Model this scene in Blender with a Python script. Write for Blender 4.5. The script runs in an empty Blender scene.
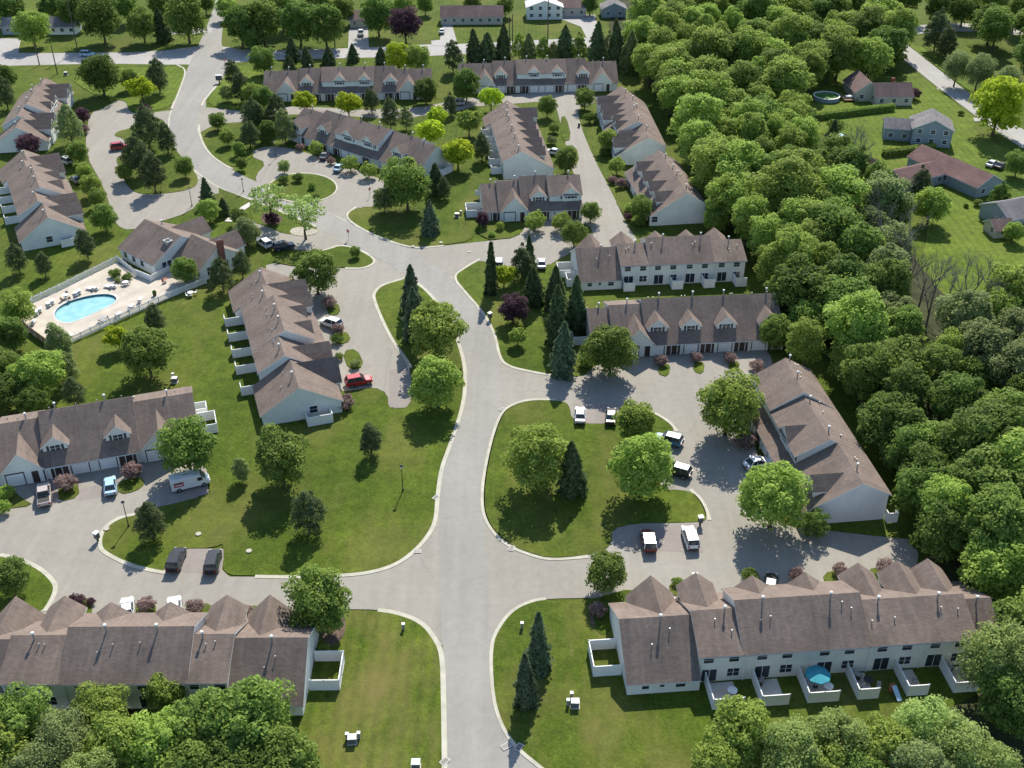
import bpy, bmesh, math, random
import numpy as np
from math import radians, sin, cos, atan, atan2, hypot, pi, tan
from mathutils import Vector, Matrix
from mathutils.geometry import tessellate_polygon

random.seed(7)
rng = np.random.default_rng(7)
sc = bpy.context.scene
col = sc.collection

# ------------------------------------------------------------------ camera model
F = 1100.0
TH = atan(705 / F)
CT, ST = cos(TH), sin(TH)
H = CT / .0083

def G(px, py, z=0.0):
    """world point at height z that the photograph shows at pixel px, py"""
    u, v = px - 512, py - 384
    dz = -(F * ST + v * CT)
    t = (z - H) / dz
    return Vector((u * t, (F * CT - v * ST) * t, z))

def PX(p):
    zc = p[1] * CT - (p[2] - H) * ST
    return 512 + F * p[0] / zc, 384 + F * (-(p[1] * ST) - (p[2] - H) * CT) / zc

def mpp(p):
    """metres per pixel at a world point"""
    return (p[1] * CT - (p[2] - H) * ST) / F

cam_d = bpy.data.cameras.new('camera')
cam = bpy.data.objects.new('camera', cam_d)
col.objects.link(cam)
cam.location = (0, 0, H)
cam.rotation_euler = (pi / 2 - TH, 0, 0)
cam_d.sensor_width = 36
cam_d.lens = 36 * F / 1024
cam_d.clip_end = 6000
cam_d.clip_start = 1
sc.camera = cam

# ------------------------------------------------------------------ light
SUN_EL, SUN_AZ = radians(43), radians(10)      # azimuth from +Y towards +X
w = bpy.data.worlds.new('World')
sc.world = w
w.use_nodes = True
nt = w.node_tree
bg = nt.nodes['Background']
sky = nt.nodes.new('ShaderNodeTexSky')
sky.sky_type = 'NISHITA'
sky.sun_disc = False
sky.sun_elevation = SUN_EL
sky.sun_rotation = SUN_AZ
sky.air_density = 1.0
sky.dust_density = 0.4
sky.ozone_density = 2.0
nt.links.new(sky.outputs[0], bg.inputs[0])
bg.inputs[1].default_value = 0.14
sd = bpy.data.lights.new('sun', 'SUN')
sd.energy = 5.0
sd.angle = radians(0.5)
sd.color = (1, .94, .84)
so = bpy.data.objects.new('sun', sd)
col.objects.link(so)
sv = Vector((sin(SUN_AZ) * cos(SUN_EL), cos(SUN_AZ) * cos(SUN_EL), sin(SUN_EL)))
so.rotation_euler = sv.to_track_quat('Z', 'Y').to_euler()
sc.view_settings.view_transform = 'Standard'
sc.view_settings.look = 'None'
sc.view_settings.gamma = 1
sc.view_settings.exposure = 0.58

# ------------------------------------------------------------------ materials
class NT:
    def __init__(s, name, rough=.9, spec=.2):
        s.m = bpy.data.materials.new(name)
        s.m.use_nodes = True
        s.t = s.m.node_tree
        s.b = s.t.nodes['Principled BSDF']
        s.b.inputs['Roughness'].default_value = rough
        s.b.inputs['Specular IOR Level'].default_value = spec
    def n(s, ty, **kw):
        x = s.t.nodes.new(ty)
        for k, v in kw.items(): setattr(x, k, v)
        return x
    def l(s, a, b): s.t.links.new(a, b)
    def pos(s): return s.n('ShaderNodeNewGeometry').outputs['Position']
    def objc(s): return s.n('ShaderNodeTexCoord').outputs['Object']
    def noise(s, vec, scale, detail=4, rough=.55, dist=0.0):
        x = s.n('ShaderNodeTexNoise')
        x.inputs['Scale'].default_value = scale
        x.inputs['Detail'].default_value = detail
        x.inputs['Roughness'].default_value = rough
        x.inputs['Distortion'].default_value = dist
        s.l(vec, x.inputs['Vector'])
        return x.outputs['Fac']
    def ramp(s, fac, stops):
        r = s.n('ShaderNodeValToRGB')
        e = r.color_ramp.elements
        while len(e) > len(stops): e.remove(e[-1])
        while len(e) < len(stops): e.new(1)
        for q, (p, c) in zip(e, stops):
            q.position = p
            q.color = tuple(c) + (1,) if len(c) == 3 else c
        s.l(fac, r.inputs[0])
        return r.outputs[0]
    def mix(s, a, b, fac, mode='MIX'):
        x = s.n('ShaderNodeMix', data_type='RGBA', blend_type=mode)
        for sock, v in ((x.inputs[0], fac), (x.inputs[6], a), (x.inputs[7], b)):
            if isinstance(v, (int, float)): sock.default_value = v
            elif isinstance(v, (tuple, list)): sock.default_value = tuple(v) + (1,)
            else: s.l(v, sock)
        return x.outputs[2]
    def mapr(s, fac, a, b, c, d):
        x = s.n('ShaderNodeMapRange')
        for i, v in enumerate((a, b, c, d)): x.inputs[i + 1].default_value = v
        s.l(fac, x.inputs[0])
        return x.outputs[0]
    def vmap(s, vec, scale=(1, 1, 1), rot=0):
        x = s.n('ShaderNodeMapping')
        x.inputs['Scale'].default_value = scale
        x.inputs['Rotation'].default_value = (0, 0, rot)
        s.l(vec, x.inputs[0])
        return x.outputs[0]
    def color(s, c): 
        if isinstance(c, tuple): s.b.inputs['Base Color'].default_value = c + (1,)
        else: s.l(c, s.b.inputs['Base Color'])
    def bump(s, h, strength, dist=.1):
        x = s.n('ShaderNodeBump')
        x.inputs['Strength'].default_value = strength
        x.inputs['Distance'].default_value = dist
        s.l(h, x.inputs['Height'])
        s.l(x.outputs[0], s.b.inputs['Normal'])

def plain(name, c, rough=.6, spec=.3, metal=0, vary=.12, scale=1.5):
    m = NT(name, rough, spec)
    f = m.noise(m.objc(), scale, 5)
    lo = tuple(x * (1 - vary) for x in c)
    hi = tuple(min(1, x * (1 + vary)) for x in c)
    m.color(m.ramp(f, [(.3, lo), (.7, hi)]))
    m.b.inputs['Metallic'].default_value = metal
    return m.m

def grass_mat(name, rot, dry=.5, tone=1.0, stripe=.45, freq=.26):
    m = NT(name, .95, .1)
    p = m.pos()
    big = m.noise(p, .035, 5, .6)
    mid = m.noise(p, .35, 6, .7)
    fine = m.noise(p, 3.5, 5, .7)
    g1, g2 = (.048 * tone, .080 * tone, .0095 * tone), (.086 * tone, .120 * tone, .017 * tone)
    c = m.ramp(big, [(.3, g1), (.68, g2)])
    c = m.mix(c, m.ramp(mid, [(.3, (.60, .64, .58)), (.72, (1.36, 1.3, 1.25))]), .8, 'MULTIPLY')
    # mowing stripes
    st = m.vmap(p, (1, .02, 1), rot)
    wv = m.n('ShaderNodeTexWave')
    wv.inputs['Scale'].default_value = freq
    wv.inputs['Distortion'].default_value = 1.2
    wv.inputs['Detail Scale'].default_value = 1.5
    m.l(st, wv.inputs['Vector'])
    c = m.mix(c, m.ramp(wv.outputs['Fac'], [(.15, (.84, .87, .84)), (.85, (1.16, 1.12, 1.05))]), stripe, 'MULTIPLY')
    c = m.mix(c, m.ramp(fine, [(.28, (.50, .54, .48)), (.72, (1.5, 1.44, 1.44))]), .85, 'MULTIPLY')
    sp = m.noise(p, 1.1, 4, .7)
    c = m.mix(c, m.ramp(sp, [(.3, (.74, .78, .74)), (.7, (1.24, 1.2, 1.2))]), .8, 'MULTIPLY')
    d = m.noise(m.vmap(p, (1, .45, 1), rot), .09, 6, .65)
    dd = m.mapr(d, .46, .72, 0, dry)
    c = m.mix(c, (.175, .145, .05), dd)
    th = m.noise(m.vmap(p, (2.2, .35, 1), rot), .5, 5, .7)
    c = m.mix(c, (.16, .15, .06), m.mapr(th, .6, .78, 0, dry * .9))
    m.color(c)
    m.bump(fine, .5, .15)
    return m.m

def asphalt_mat(name, base, rot=0):
    m = NT(name, .9, .15)
    p = m.pos()
    a = m.noise(p, .05, 6, .6)
    b = m.noise(p, .8, 6, .7)
    s = m.noise(p, 9, 3, .7)
    lo = tuple(x * .9 for x in base); hi = tuple(x * 1.06 for x in base)
    c = m.ramp(a, [(.3, lo), (.7, hi)])
    c = m.mix(c, m.ramp(b, [(.3, (.9, .9, .9)), (.7, (1.06, 1.06, 1.05))]), .8, 'MULTIPLY')
    c = m.mix(c, m.ramp(s, [(.3, (.88, .88, .88)), (.7, (1.1, 1.1, 1.1))]), .5, 'MULTIPLY')
    # tracks along the lane
    t = m.noise(m.vmap(p, (.55, .02, 1), rot), 1.0, 4, .6)
    c = m.mix(c, m.ramp(t, [(.3, (.86, .85, .85)), (.7, (1.06, 1.06, 1.06))]), .6, 'MULTIPLY')
    # cracks and seams
    v = m.n('ShaderNodeTexVoronoi', feature='DISTANCE_TO_EDGE')
    v.inputs['Scale'].default_value = .085
    wob = m.n('ShaderNodeTexNoise'); wob.inputs['Scale'].default_value = .5; wob.inputs['Detail'].default_value = 5
    m.l(p, wob.inputs['Vector'])
    ad = m.n('ShaderNodeVectorMath', operation='MULTIPLY_ADD')
    m.l(wob.outputs['Color'], ad.inputs[0]); ad.inputs[1].default_value = (3, 3, 0); m.l(p, ad.inputs[2])
    m.l(ad.outputs[0], v.inputs['Vector'])
    cr = m.mapr(v.outputs['Distance'], .001, .007, 1, 0)
    msk = m.mapr(m.noise(p, .06, 2), .48, .62, 0, .38)
    mu = m.n('ShaderNodeMath', operation='MULTIPLY'); m.l(cr, mu.inputs[0]); m.l(msk, mu.inputs[1])
    c = m.mix(c, (.12, .115, .11), mu.outputs[0])
    # oil and patch stains
    o = m.noise(p, .22, 5, .7)
    c = m.mix(c, (.13, .125, .12), m.mapr(o, .68, .82, 0, .3))
    m.color(c)
    m.bump(s, .15, .03)
    return m.m

def roof_mat(name, base):
    m = NT(name, .95, .1)
    o = m.objc()
    a = m.noise(o, .25, 5, .65)
    c = m.ramp(a, [(.28, tuple(x * .78 for x in base)), (.72, tuple(x * 1.16 for x in base))])
    br = m.n('ShaderNodeTexBrick')
    br.inputs['Scale'].default_value = 1
    br.inputs['Brick Width'].default_value = .5
    br.inputs['Row Height'].default_value = .2
    br.inputs['Mortar Size'].default_value = .012
    br.inputs['Color1'].default_value = (.82, .82, .82, 1)
    br.inputs['Color2'].default_value = (1.15, 1.13, 1.12, 1)
    br.inputs['Mortar'].default_value = (.6, .6, .6, 1)
    m.l(o, br.inputs['Vector'])
    c = m.mix(c, br.outputs['Color'], .7, 'MULTIPLY')
    st = m.noise(m.vmap(o, (1.4, .12, .12)), 1.2, 4, .7)
    c = m.mix(c, m.ramp(st, [(.28, (.72, .71, .72)), (.75, (1.16, 1.13, 1.1))]), .75, 'MULTIPLY')
    f = m.noise(o, 7, 3, .7)
    c = m.mix(c, m.ramp(f, [(.3, (.85, .85, .85)), (.7, (1.13, 1.13, 1.13))]), .6, 'MULTIPLY')
    m.color(c)
    m.bump(br.outputs['Fac'], .3, .02)
    return m.m

def siding_mat(name, base):
    m = NT(name, .6, .3)
    o = m.objc()
    wv = m.n('ShaderNodeTexWave', wave_type='BANDS', bands_direction='Z', wave_profile='SAW')
    wv.inputs['Scale'].default_value = 1.5
    m.l(o, wv.inputs['Vector'])
    a = m.noise(o, .5, 4)
    c = m.ramp(a, [(.3, tuple(x * .93 for x in base)), (.7, tuple(min(1, x * 1.04) for x in base))])
    c = m.mix(c, m.ramp(wv.outputs['Fac'], [(0, (.8, .8, .8)), (.18, (1, 1, 1))]), .6, 'MULTIPLY')
    m.color(c)
    m.bump(wv.outputs['Fac'], .3, .03)
    return m.m

def leaf_mat(name, dark, light, trans=.5):
    m = NT(name, .75, .2)
    at = m.n('ShaderNodeAttribute', attribute_name='tint')
    oi = m.n('ShaderNodeObjectInfo')
    c = m.ramp(at.outputs['Fac'], [(0, dark), (1, light)])
    hs = m.n('ShaderNodeHueSaturation')
    m.l(m.mapr(oi.outputs['Random'], 0, 1, .487, .503), hs.inputs['Hue'])
    m.l(m.mapr(oi.outputs['Random'], 0, 1, .84, 1.2), hs.inputs['Value'])
    m.l(c, hs.inputs['Color'])
    m.color(hs.outputs[0])
    tr = m.n('ShaderNodeBsdfTranslucent')
    m.l(hs.outputs[0], tr.inputs['Color'])
    mx = m.n('ShaderNodeMixShader')
    mx.inputs[0].default_value = trans
    out = m.t.nodes['Material Output']
    m.l(m.b.outputs[0], mx.inputs[1]); m.l(tr.outputs[0], mx.inputs[2]); m.l(mx.outputs[0], out.inputs[0])
    return m.m

def glossy(name, c, rough=.35, coat=.3, metal=0.0):
    m = NT(name, rough, .5)
    m.color(c)
    m.b.inputs['Coat Weight'].default_value = coat
    m.b.inputs['Coat Roughness'].default_value = .08
    m.b.inputs['Metallic'].default_value = metal
    return m.m

M = {}
M['grass'] = grass_mat('lawn_grass', 1.5, .5, 1.05, .4, .2)
M['grass_near'] = grass_mat('lawn_grass_striped', .04, .95, 1.1, .8, .2)
M['grass_cross'] = grass_mat('lawn_grass_cross_striped', 1.62, .75, 1.05, .6, .16)
M['grass_far'] = grass_mat('yard_grass', .8, .2, 1.4)
M['ground'] = grass_mat('field_grass', .5, .35, 1.05)
M['floor'] = plain('forest_floor', (.045, .05, .022), .95, .1, 0, .4, .3)
M['asphalt'] = asphalt_mat('weathered_asphalt', (.290, .277, .248))
M['asphalt_lot'] = asphalt_mat('lot_asphalt', (.292, .272, .232), .9)
M['asphalt_far'] = asphalt_mat('pale_asphalt', (.36, .345, .32), .7)
M['drive'] = asphalt_mat('driveway_asphalt', (.27, .24, .215), .4)
M['kerb'] = plain('kerb_concrete', (.42, .40, .32), .9, .2, 0, .16, .6)
M['concrete'] = plain('concrete', (.50, .47, .42), .9, .2, 0, .14, .5)
M['deck'] = plain('pool_deck_concrete', (.46, .41, .335), .85, .2, 0, .14, .4)
M['mulch'] = plain('mulch', (.12, .085, .065), .95, .1, 0, .35, 1.2)
M['gravel'] = plain('gravel_bed', (.36, .33, .27), .95, .1, 0, .3, 2.5)
M['roof'] = roof_mat('brown_shingle', (.212, .170, .143))
M['roof_grey'] = roof_mat('grey_shingle', (.22, .21, .21))
M['roof_red'] = roof_mat('red_shingle', (.205, .13, .118))
M['roof_mauve'] = roof_mat('mauve_shingle', (.21, .15, .135))
M['siding'] = siding_mat('cream_siding', (.72, .735, .69))
M['siding_grey'] = siding_mat('grey_siding', (.70, .70, .70))
M['siding_white'] = siding_mat('white_siding', (.76, .76, .72))
M['siding_blue'] = siding_mat('blue_grey_siding', (.27, .32, .35))
M['siding_tan'] = siding_mat('tan_siding', (.52, .48, .41))
M['trim'] = plain('white_trim', (.74, .74, .71), .5, .3, 0, .05)
M['vinyl'] = siding_mat('white_vinyl', (.78, .78, .76))
M['garage'] = siding_mat('white_garage_panel', (.76, .77, .76))
M['recess_frame_dark'] = plain('dark_recess_and_frame', (.085, .06, .05), .9, .1, 0, .3, 4)  # entry recess shade put into the colour; also the garage door frames
M['brick'] = plain('red_brick', (.20, .085, .065), .9, .1, 0, .3, 4)
M['door'] = plain('dark_door', (.05, .035, .03), .5)
M['shutter'] = plain('dark_shutter', (.05, .06, .07), .6)
M['glass'] = glossy('window_glass', (.03, .04, .05), .08, 0)
M['bark'] = plain('bark', (.10, .08, .06), .95, .1, 0, .35, 3)
M['bark_grey'] = plain('grey_bark', (.20, .18, .165), .95, .1, 0, .25, 3)
M['metal_dark'] = plain('dark_metal', (.035, .033, .03), .5, .4)
M['metal_grey'] = plain('grey_metal', (.30, .31, .31), .5, .4, .3)
M['wood_pole'] = plain('pole_wood', (.13, .105, .08), .95, .1, 0, .25, 3)
M['wood'] = plain('deck_wood', (.30, .20, .13), .9, .1, 0, .2, 3)
M['box_dark'] = plain('utility_box_side', (.10, .11, .12), .6)
M['box_light'] = plain('utility_box_top', (.62, .62, .58), .6)
M['tyre'] = plain('tyre_rubber', (.012, .012, .012), .9, .1)
M['rim'] = plain('rim_alloy', (.35, .35, .36), .3, .5, .7)
M['lamp'] = glossy('headlight_lens', (.7, .7, .68), .15, .3)
M['tail'] = glossy('tail_light_lens', (.25, .01, .01), .2, .3)
M['red_paint'] = plain('sign_red', (.50, .03, .03), .5)
M['teal'] = plain('teal_cloth', (.05, .30, .36), .8)
M['white_plastic'] = plain('white_plastic', (.78, .77, .74), .5)
M['terracotta'] = plain('terracotta', (.38, .13, .07), .8)
M['tarp'] = plain('pale_blue_tarp', (.40, .58, .72), .7)

wm = NT('pool_water', .06, .5)
f = wm.noise(wm.pos(), .5, 3)
wm.color(wm.ramp(f, [(.3, (.20, .43, .44)), (.7, (.32, .55, .54))]))
wm.bump(wm.noise(wm.pos(), 2.2, 3), .15, .05)
M['water'] = wm.m
M['pool_wall'] = plain('pool_wall_tile', (.05, .20, .24), .3)
M['water_green'] = plain('greenish_water', (.10, .22, .06), .2)

LEAF = {
    'mid': leaf_mat('leaf_mid_green', (.105, .17, .032), (.31, .43, .09)),
    'dark': leaf_mat('leaf_dark_green', (.08, .14, .03), (.22, .33, .065)),
    'bright': leaf_mat('leaf_bright_green', (.19, .285, .045), (.43, .555, .12)),
    'yellow': leaf_mat('leaf_yellow_green', (.28, .39, .02), (.54, .66, .05)),
    'olive': leaf_mat('leaf_grey_olive', (.15, .20, .07), (.37, .45, .17)),
    'pale': leaf_mat('leaf_pale_green', (.20, .30, .07), (.48, .60, .20)),
    'purple': leaf_mat('leaf_purple', (.06, .032, .042), (.19, .10, .125)),
    'red': leaf_mat('leaf_dusty_red', (.20, .14, .125), (.46, .335, .295)),
    'pine': leaf_mat('needle_pine', (.06, .09, .034), (.18, .225, .085), .4),
    'spruce': leaf_mat('needle_spruce', (.05, .085, .034), (.18, .245, .095), .4),
    'blue': leaf_mat('needle_blue', (.065, .10, .055), (.23, .31, .17), .4),
}

# ------------------------------------------------------------------ object helpers
def link(o, parent=None):
    col.objects.link(o)
    if parent: o.parent = parent
    return o

def new(name, me, parent=None, loc=None, rz=None):
    o = link(bpy.data.objects.new(name, me), parent)
    if loc is not None: o.location = loc
    if rz is not None: o.rotation_euler = (0, 0, rz)
    return o

def tag(o, label, cat, group=None):
    o['label'] = label; o['category'] = cat
    if group: o['group'] = group
    return o

def structure(o, kind='structure'):
    o['kind'] = kind
    return o

def thing(name, label, cat, loc=(0, 0, 0), rz=0, group=None):
    return tag(new(name, None, None, loc, rz), label, cat, group)

class MB:
    """collects shapes into one mesh"""
    def __init__(s): s.v = []; s.f = []; s.mi = []; s.mats = []
    def mat(s, m):
        if m not in s.mats: s.mats.append(m)
        return s.mats.index(m)
    def face(s, pts, m):
        k = len(s.v); s.v += [tuple(p) for p in pts]
        s.f.append(tuple(range(k, k + len(pts)))); s.mi.append(s.mat(m))
    def solid(s, verts, faces, m):
        k = len(s.v); s.v += [tuple(p) for p in verts]
        i = s.mat(m)
        for f in faces: s.f.append(tuple(k + q for q in f)); s.mi.append(i)
    def box(s, x0, x1, y0, y1, z0, z1, m, top=None):
        vs = [(x, y, z) for z in (z0, z1) for (x, y) in ((x0, y0), (x1, y0), (x1, y1), (x0, y1))]
        s.solid(vs, [(3, 2, 1, 0), (0, 1, 5, 4), (1, 2, 6, 5), (2, 3, 7, 6), (3, 0, 4, 7)], m)
        s.face([vs[4], vs[5], vs[6], vs[7]], top or m)
    def loft(s, rings, m, cap=True):
        k = len(s.v); n = len(rings[0]); i = s.mat(m)
        for r in rings: s.v += [tuple(p) for p in r]
        for a in range(len(rings) - 1):
            for b in range(n):
                c = (b + 1) % n
                s.f.append((k + a * n + b, k + a * n + c, k + (a + 1) * n + c, k + (a + 1) * n + b)); s.mi.append(i)
        if cap:
            s.f.append(tuple(k + b for b in reversed(range(n)))); s.mi.append(i)
            s.f.append(tuple(k + (len(rings) - 1) * n + b for b in range(n))); s.mi.append(i)
    def tube(s, path, radii, m, n=8):
        rings = []
        for j, p in enumerate(path):
            p = Vector(p)
            d = (Vector(path[min(j + 1, len(path) - 1)]) - Vector(path[max(j - 1, 0)])).normalized()
            a = d.cross(Vector((0, 1, 0)) if abs(d.y) < .9 else Vector((1, 0, 0))).normalized()
            b = d.cross(a)
            r = radii[j] if isinstance(radii, (list, tuple)) else radii
            rings.append([p + (a * cos(2 * pi * q / n) + b * sin(2 * pi * q / n)) * r for q in range(n)])
        s.loft(rings, m)
    def cyl(s, x, y, z0, z1, r0, r1, m, n=12):
        s.loft([[(x + r * cos(2 * pi * q / n), y + r * sin(2 * pi * q / n), z) for q in range(n)] for z, r in ((z0, r0), (z1, r1))], m)
    def ball(s, x, y, z, r, m, n=10, sq=1.0):
        rings = []
        for j in range(1, 7):
            a = pi * j / 7
            rings.append([(x + r * sin(a) * cos(2 * pi * q / n), y + r * sin(a) * sin(2 * pi * q / n), z - r * sq * cos(a)) for q in range(n)])
        s.loft(rings, m)
    def mesh(s, name):
        me = bpy.data.meshes.new(name)
        me.from_pydata(s.v, [], s.f)
        for m in s.mats: me.materials.append(m)
        me.polygons.foreach_set('material_index', s.mi)
        bm = bmesh.new(); bm.from_mesh(me)
        bmesh.ops.recalc_face_normals(bm, faces=bm.faces)
        bm.to_mesh(me); bm.free()
        me.update()
        return me
    def build(s, name, parent=None, loc=None, rz=None):
        return new(name, s.mesh(name), parent, loc, rz)

def smooth(pts, it=2, closed=True):
    pts = [Vector(p) for p in pts]
    for _ in range(it):
        out = []
        n = len(pts)
        rngn = range(n) if closed else range(n - 1)
        if not closed: out.append(pts[0])
        for i in rngn:
            a, b = pts[i], pts[(i + 1) % n]
            out += [a * .75 + b * .25, a * .25 + b * .75]
        if not closed: out.append(pts[-1])
        pts = out
    return pts

def sheet(name, pxs, z, m, it=2, skirt=0.0, world=False):
    pts = [Vector(p) if world else G(p[0], p[1], 0) for p in pxs]
    if it: pts = smooth(pts, it)
    pts = [Vector((p.x, p.y, z)) for p in pts]
    tri = tessellate_polygon([pts])
    mb = MB()
    mb.solid(pts, [tuple(t) for t in tri], m)
    if skirt:
        n = len(pts)
        lo = [Vector((p.x, p.y, z - skirt)) for p in pts]
        mb.solid(pts + lo, [(i, (i + 1) % n, n + (i + 1) % n, n + i) for i in range(n)], m)
    me = mb.mesh(name)
    # make sure tops look up
    for p in me.polygons:
        pass
    return structure(new(name, me))

def ribbon(name, pxs, width, z, m, it=2, h=.12, world=False, closed=False):
    pts = [Vector(p) if world else G(p[0], p[1], 0) for p in pxs]
    pts = smooth(pts, it, closed)
    mb = MB()
    n = len(pts)
    L, R = [], []
    for i, p in enumerate(pts):
        if closed: a, b = pts[i - 1], pts[(i + 1) % n]
        else: a, b = pts[max(i - 1, 0)], pts[min(i + 1, n - 1)]
        d = (b - a); d.z = 0; d.normalize()
        q = Vector((-d.y, d.x, 0)) * width / 2
        L.append(p + q); R.append(p - q)
    rings = []
    for a, b in zip(L, R):
        rings.append([(a.x, a.y, z - h), (a.x, a.y, z), (b.x, b.y, z), (b.x, b.y, z - h)])
    if closed: rings.append(rings[0])
    mb.loft(rings, m, not closed)
    return structure(new(name, mb.mesh(name)))

# ================================================================== THE SETTING
gm = MB(); gm.face([(-2500, -600, 0), (2500, -600, 0), (2500, 4000, 0), (-2500, 4000, 0)], M['ground'])
structure(gm.build('ground'))

_z = [.02]
def road(name, pxs, m, it=1):
    _z[0] += .0025
    return sheet(name, pxs, _z[0], m, it)

road('top_road', [(-80, 53), (0, 53), (80, 53), (154, 52), (199, 46), (222, 46), (250, 51), (362, 48), (432, 44), (466, 44), (540, 40), (600, 37), (660, 34),
     (660, 44), (600, 47), (540, 50), (466, 54), (430, 56), (375, 57.5), (279, 59.5), (228, 63), (187, 65), (104, 63.5), (0, 66), (-80, 68)], M['asphalt_far'])
for pts in ([(330, 205), (362, 206), (376, 240), (340, 236)], [(392, 238), (428, 246), (434, 268), (398, 256)], [(360, 254), (385, 255), (404, 272), (376, 272)], [(440, 266), (464, 262), (470, 296), (448, 292)], [(426, 510), (446, 500), (448, 560), (410, 566)], [(478, 340), (506, 340), (520, 372), (490, 380)], [(480, 540), (500, 545), (540, 566), (484, 580)], [(186, 100), (206, 100), (206, 128), (190, 128)], [(395, 606), (450, 606), (450, 650), (436, 642)], [(484, 600), (540, 590), (500, 640), (484, 650)]):
    road('apron', pts, M['asphalt'], 0)
road('pool_side_lot', [(127, 97), (118, 100), (103, 109), (90, 113), (86, 135), (86, 156), (104, 187), (112, 213), (117, 226), (130, 231), (160, 222), (190, 212), (202, 199), (225, 193),
     (200, 168), (178, 150), (172, 128), (174, 110), (154, 112.5), (133, 114.6), (126, 105)], M['asphalt_lot'])
road('back_lane', [(194, 107), (203, 107), (250, 112), (262, 110), (290, 106), (330, 108), (365, 110), (420, 108), (455, 100), (475, 97), (482, 104), (455, 112), (437, 113),
     (400, 120), (300, 113), (262, 120), (245, 122), (216, 124), (194, 136)], M['asphalt_lot'])
road('lane_head', [(470, 107), (478, 97), (520, 94), (575, 90), (600, 96), (590, 106), (556, 111), (548, 101), (500, 105)], M['asphalt_lot'])
road('hillside_lot', [(250, 152), (265.6, 146), (291, 148), (328, 160), (380, 178), (390, 188), (376, 207), (356, 207), (346, 215), (338, 222), (258, 186), (255, 176), (267, 163), (252, 157)], M['asphalt_lot'])
road('pool_house_parking', [(250, 224), (258, 214), (268, 226), (290, 232), (318, 226), (330, 230), (352, 246), (345, 245), (322, 252), (300, 250), (270, 250), (256, 240)], M['asphalt_lot'])
road('middle_lot', [(266, 262), (300, 268), (342, 268.5), (366, 268.5), (380, 257), (414, 277), (400, 280), (381.5, 285), (374, 293), (373.6, 300), (381.5, 320), (392, 341), (405, 359), (411, 370), (411.5, 408),
     (388.5, 408.6), (388, 394), (374, 387), (358, 390), (338, 392), (325, 350), (312, 310), (300, 285), (266, 276)], M['asphalt_lot'])
road('upper_lane', [(424, 262), (418, 248.6), (444, 246), (480, 242), (500, 240), (520, 236), (528, 222), (583, 212), (578, 190), (567, 150), (557, 110), (553, 94), (575, 90), (592, 97), (578, 108), (580, 125), (594, 159), (614.6, 198), (627, 226), (640, 244),
     (600, 262), (567, 254), (545, 268), (495, 268), (480, 259.5), (465, 268), (452, 277), (447, 278)], M['asphalt_lot'])
road('right_lot', [(488, 350), (500, 356), (511, 366), (530, 371), (553, 375.5), (585, 378), (600, 354), (640, 350), (700, 346), (760, 342), (775, 362), (768, 390), (750, 430), (765, 480), (800, 528), (890, 538), (914, 540), (920, 560), (905, 590), (880, 598),
     (740, 604), (650, 606), (620, 606), (600, 598), (546, 599), (529, 602), (511, 611), (498, 628), (486, 640), (480, 560), (480, 515), (490, 440)], M['asphalt_lot'])
road('left_road', [(-120, 498), (0, 488), (60, 474), (110, 461), (159, 452), (206, 462), (209, 495), (159, 507.5), (150, 508), (120, 518), (107, 526), (100, 536), (100, 548), (125, 564), (166, 573), (173, 549), (225.5, 549), (221, 577), (255, 577), (300, 577.5), (350, 575.5),
     (397, 562), (420, 540), (436, 500), (450, 560), (450, 645), (434, 638), (420, 622), (396, 612.5), (378, 610), (348, 609.5), (300, 609.5), (250, 614), (160, 616), (60, 622), (-120, 632)], M['asphalt_lot'])
road('main_road', [(447, 830), (445, 768), (444, 700), (443, 654), (441, 600), (440, 560), (437.5, 500), (440, 470), (449, 448), (461, 414), (465.5, 388), (465, 367), (459.6, 346), (450, 322), (436, 302), (423, 288), (406, 274.6), (379, 259), (345, 243), (315, 226), (280, 210.5), (254, 200), (221, 189),
     (195, 170.6), (177, 151), (169, 130), (170.6, 112), (180, 88.5), (187, 69), (199, 44), (206, 29), (212, 13), (218, -8), (232, -8), (226.6, 8), (222.7, 26), (221, 47), (229, 64), (226, 75), (216, 86), (203, 101), (196.7, 117), (199, 135), (208, 153.7), (226.6, 166.7), (245, 177), (262, 184), (290, 197), (329, 213),
     (345, 221), (373.6, 235.6), (402, 246), (428, 261.6), (449, 276), (467, 294), (485.6, 315), (496, 336), (500, 359), (502, 385), (500, 414), (493, 435), (486, 466), (482.5, 492), (483.5, 515), (486, 560), (489, 600), (490, 646), (492.6, 693), (500.4, 724), (516, 748), (545, 772), (590, 810), (620, 850), (450, 850)], M['asphalt'])
road('far_road', [(870, 20), (890, 30), (917.6, 53), (941, 71.6), (968, 92.5), (995, 112), (1040, 140), (1070, 160), (1040, 158), (1007, 139), (966, 109), (930.6, 82), (910, 65), (880, 40)], M['asphalt_far'])
road('far_side_road', [(900, 27), (960, 22), (1040, 30), (1040, 37), (960, 30), (900, 36)], M['asphalt_far'])
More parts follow.
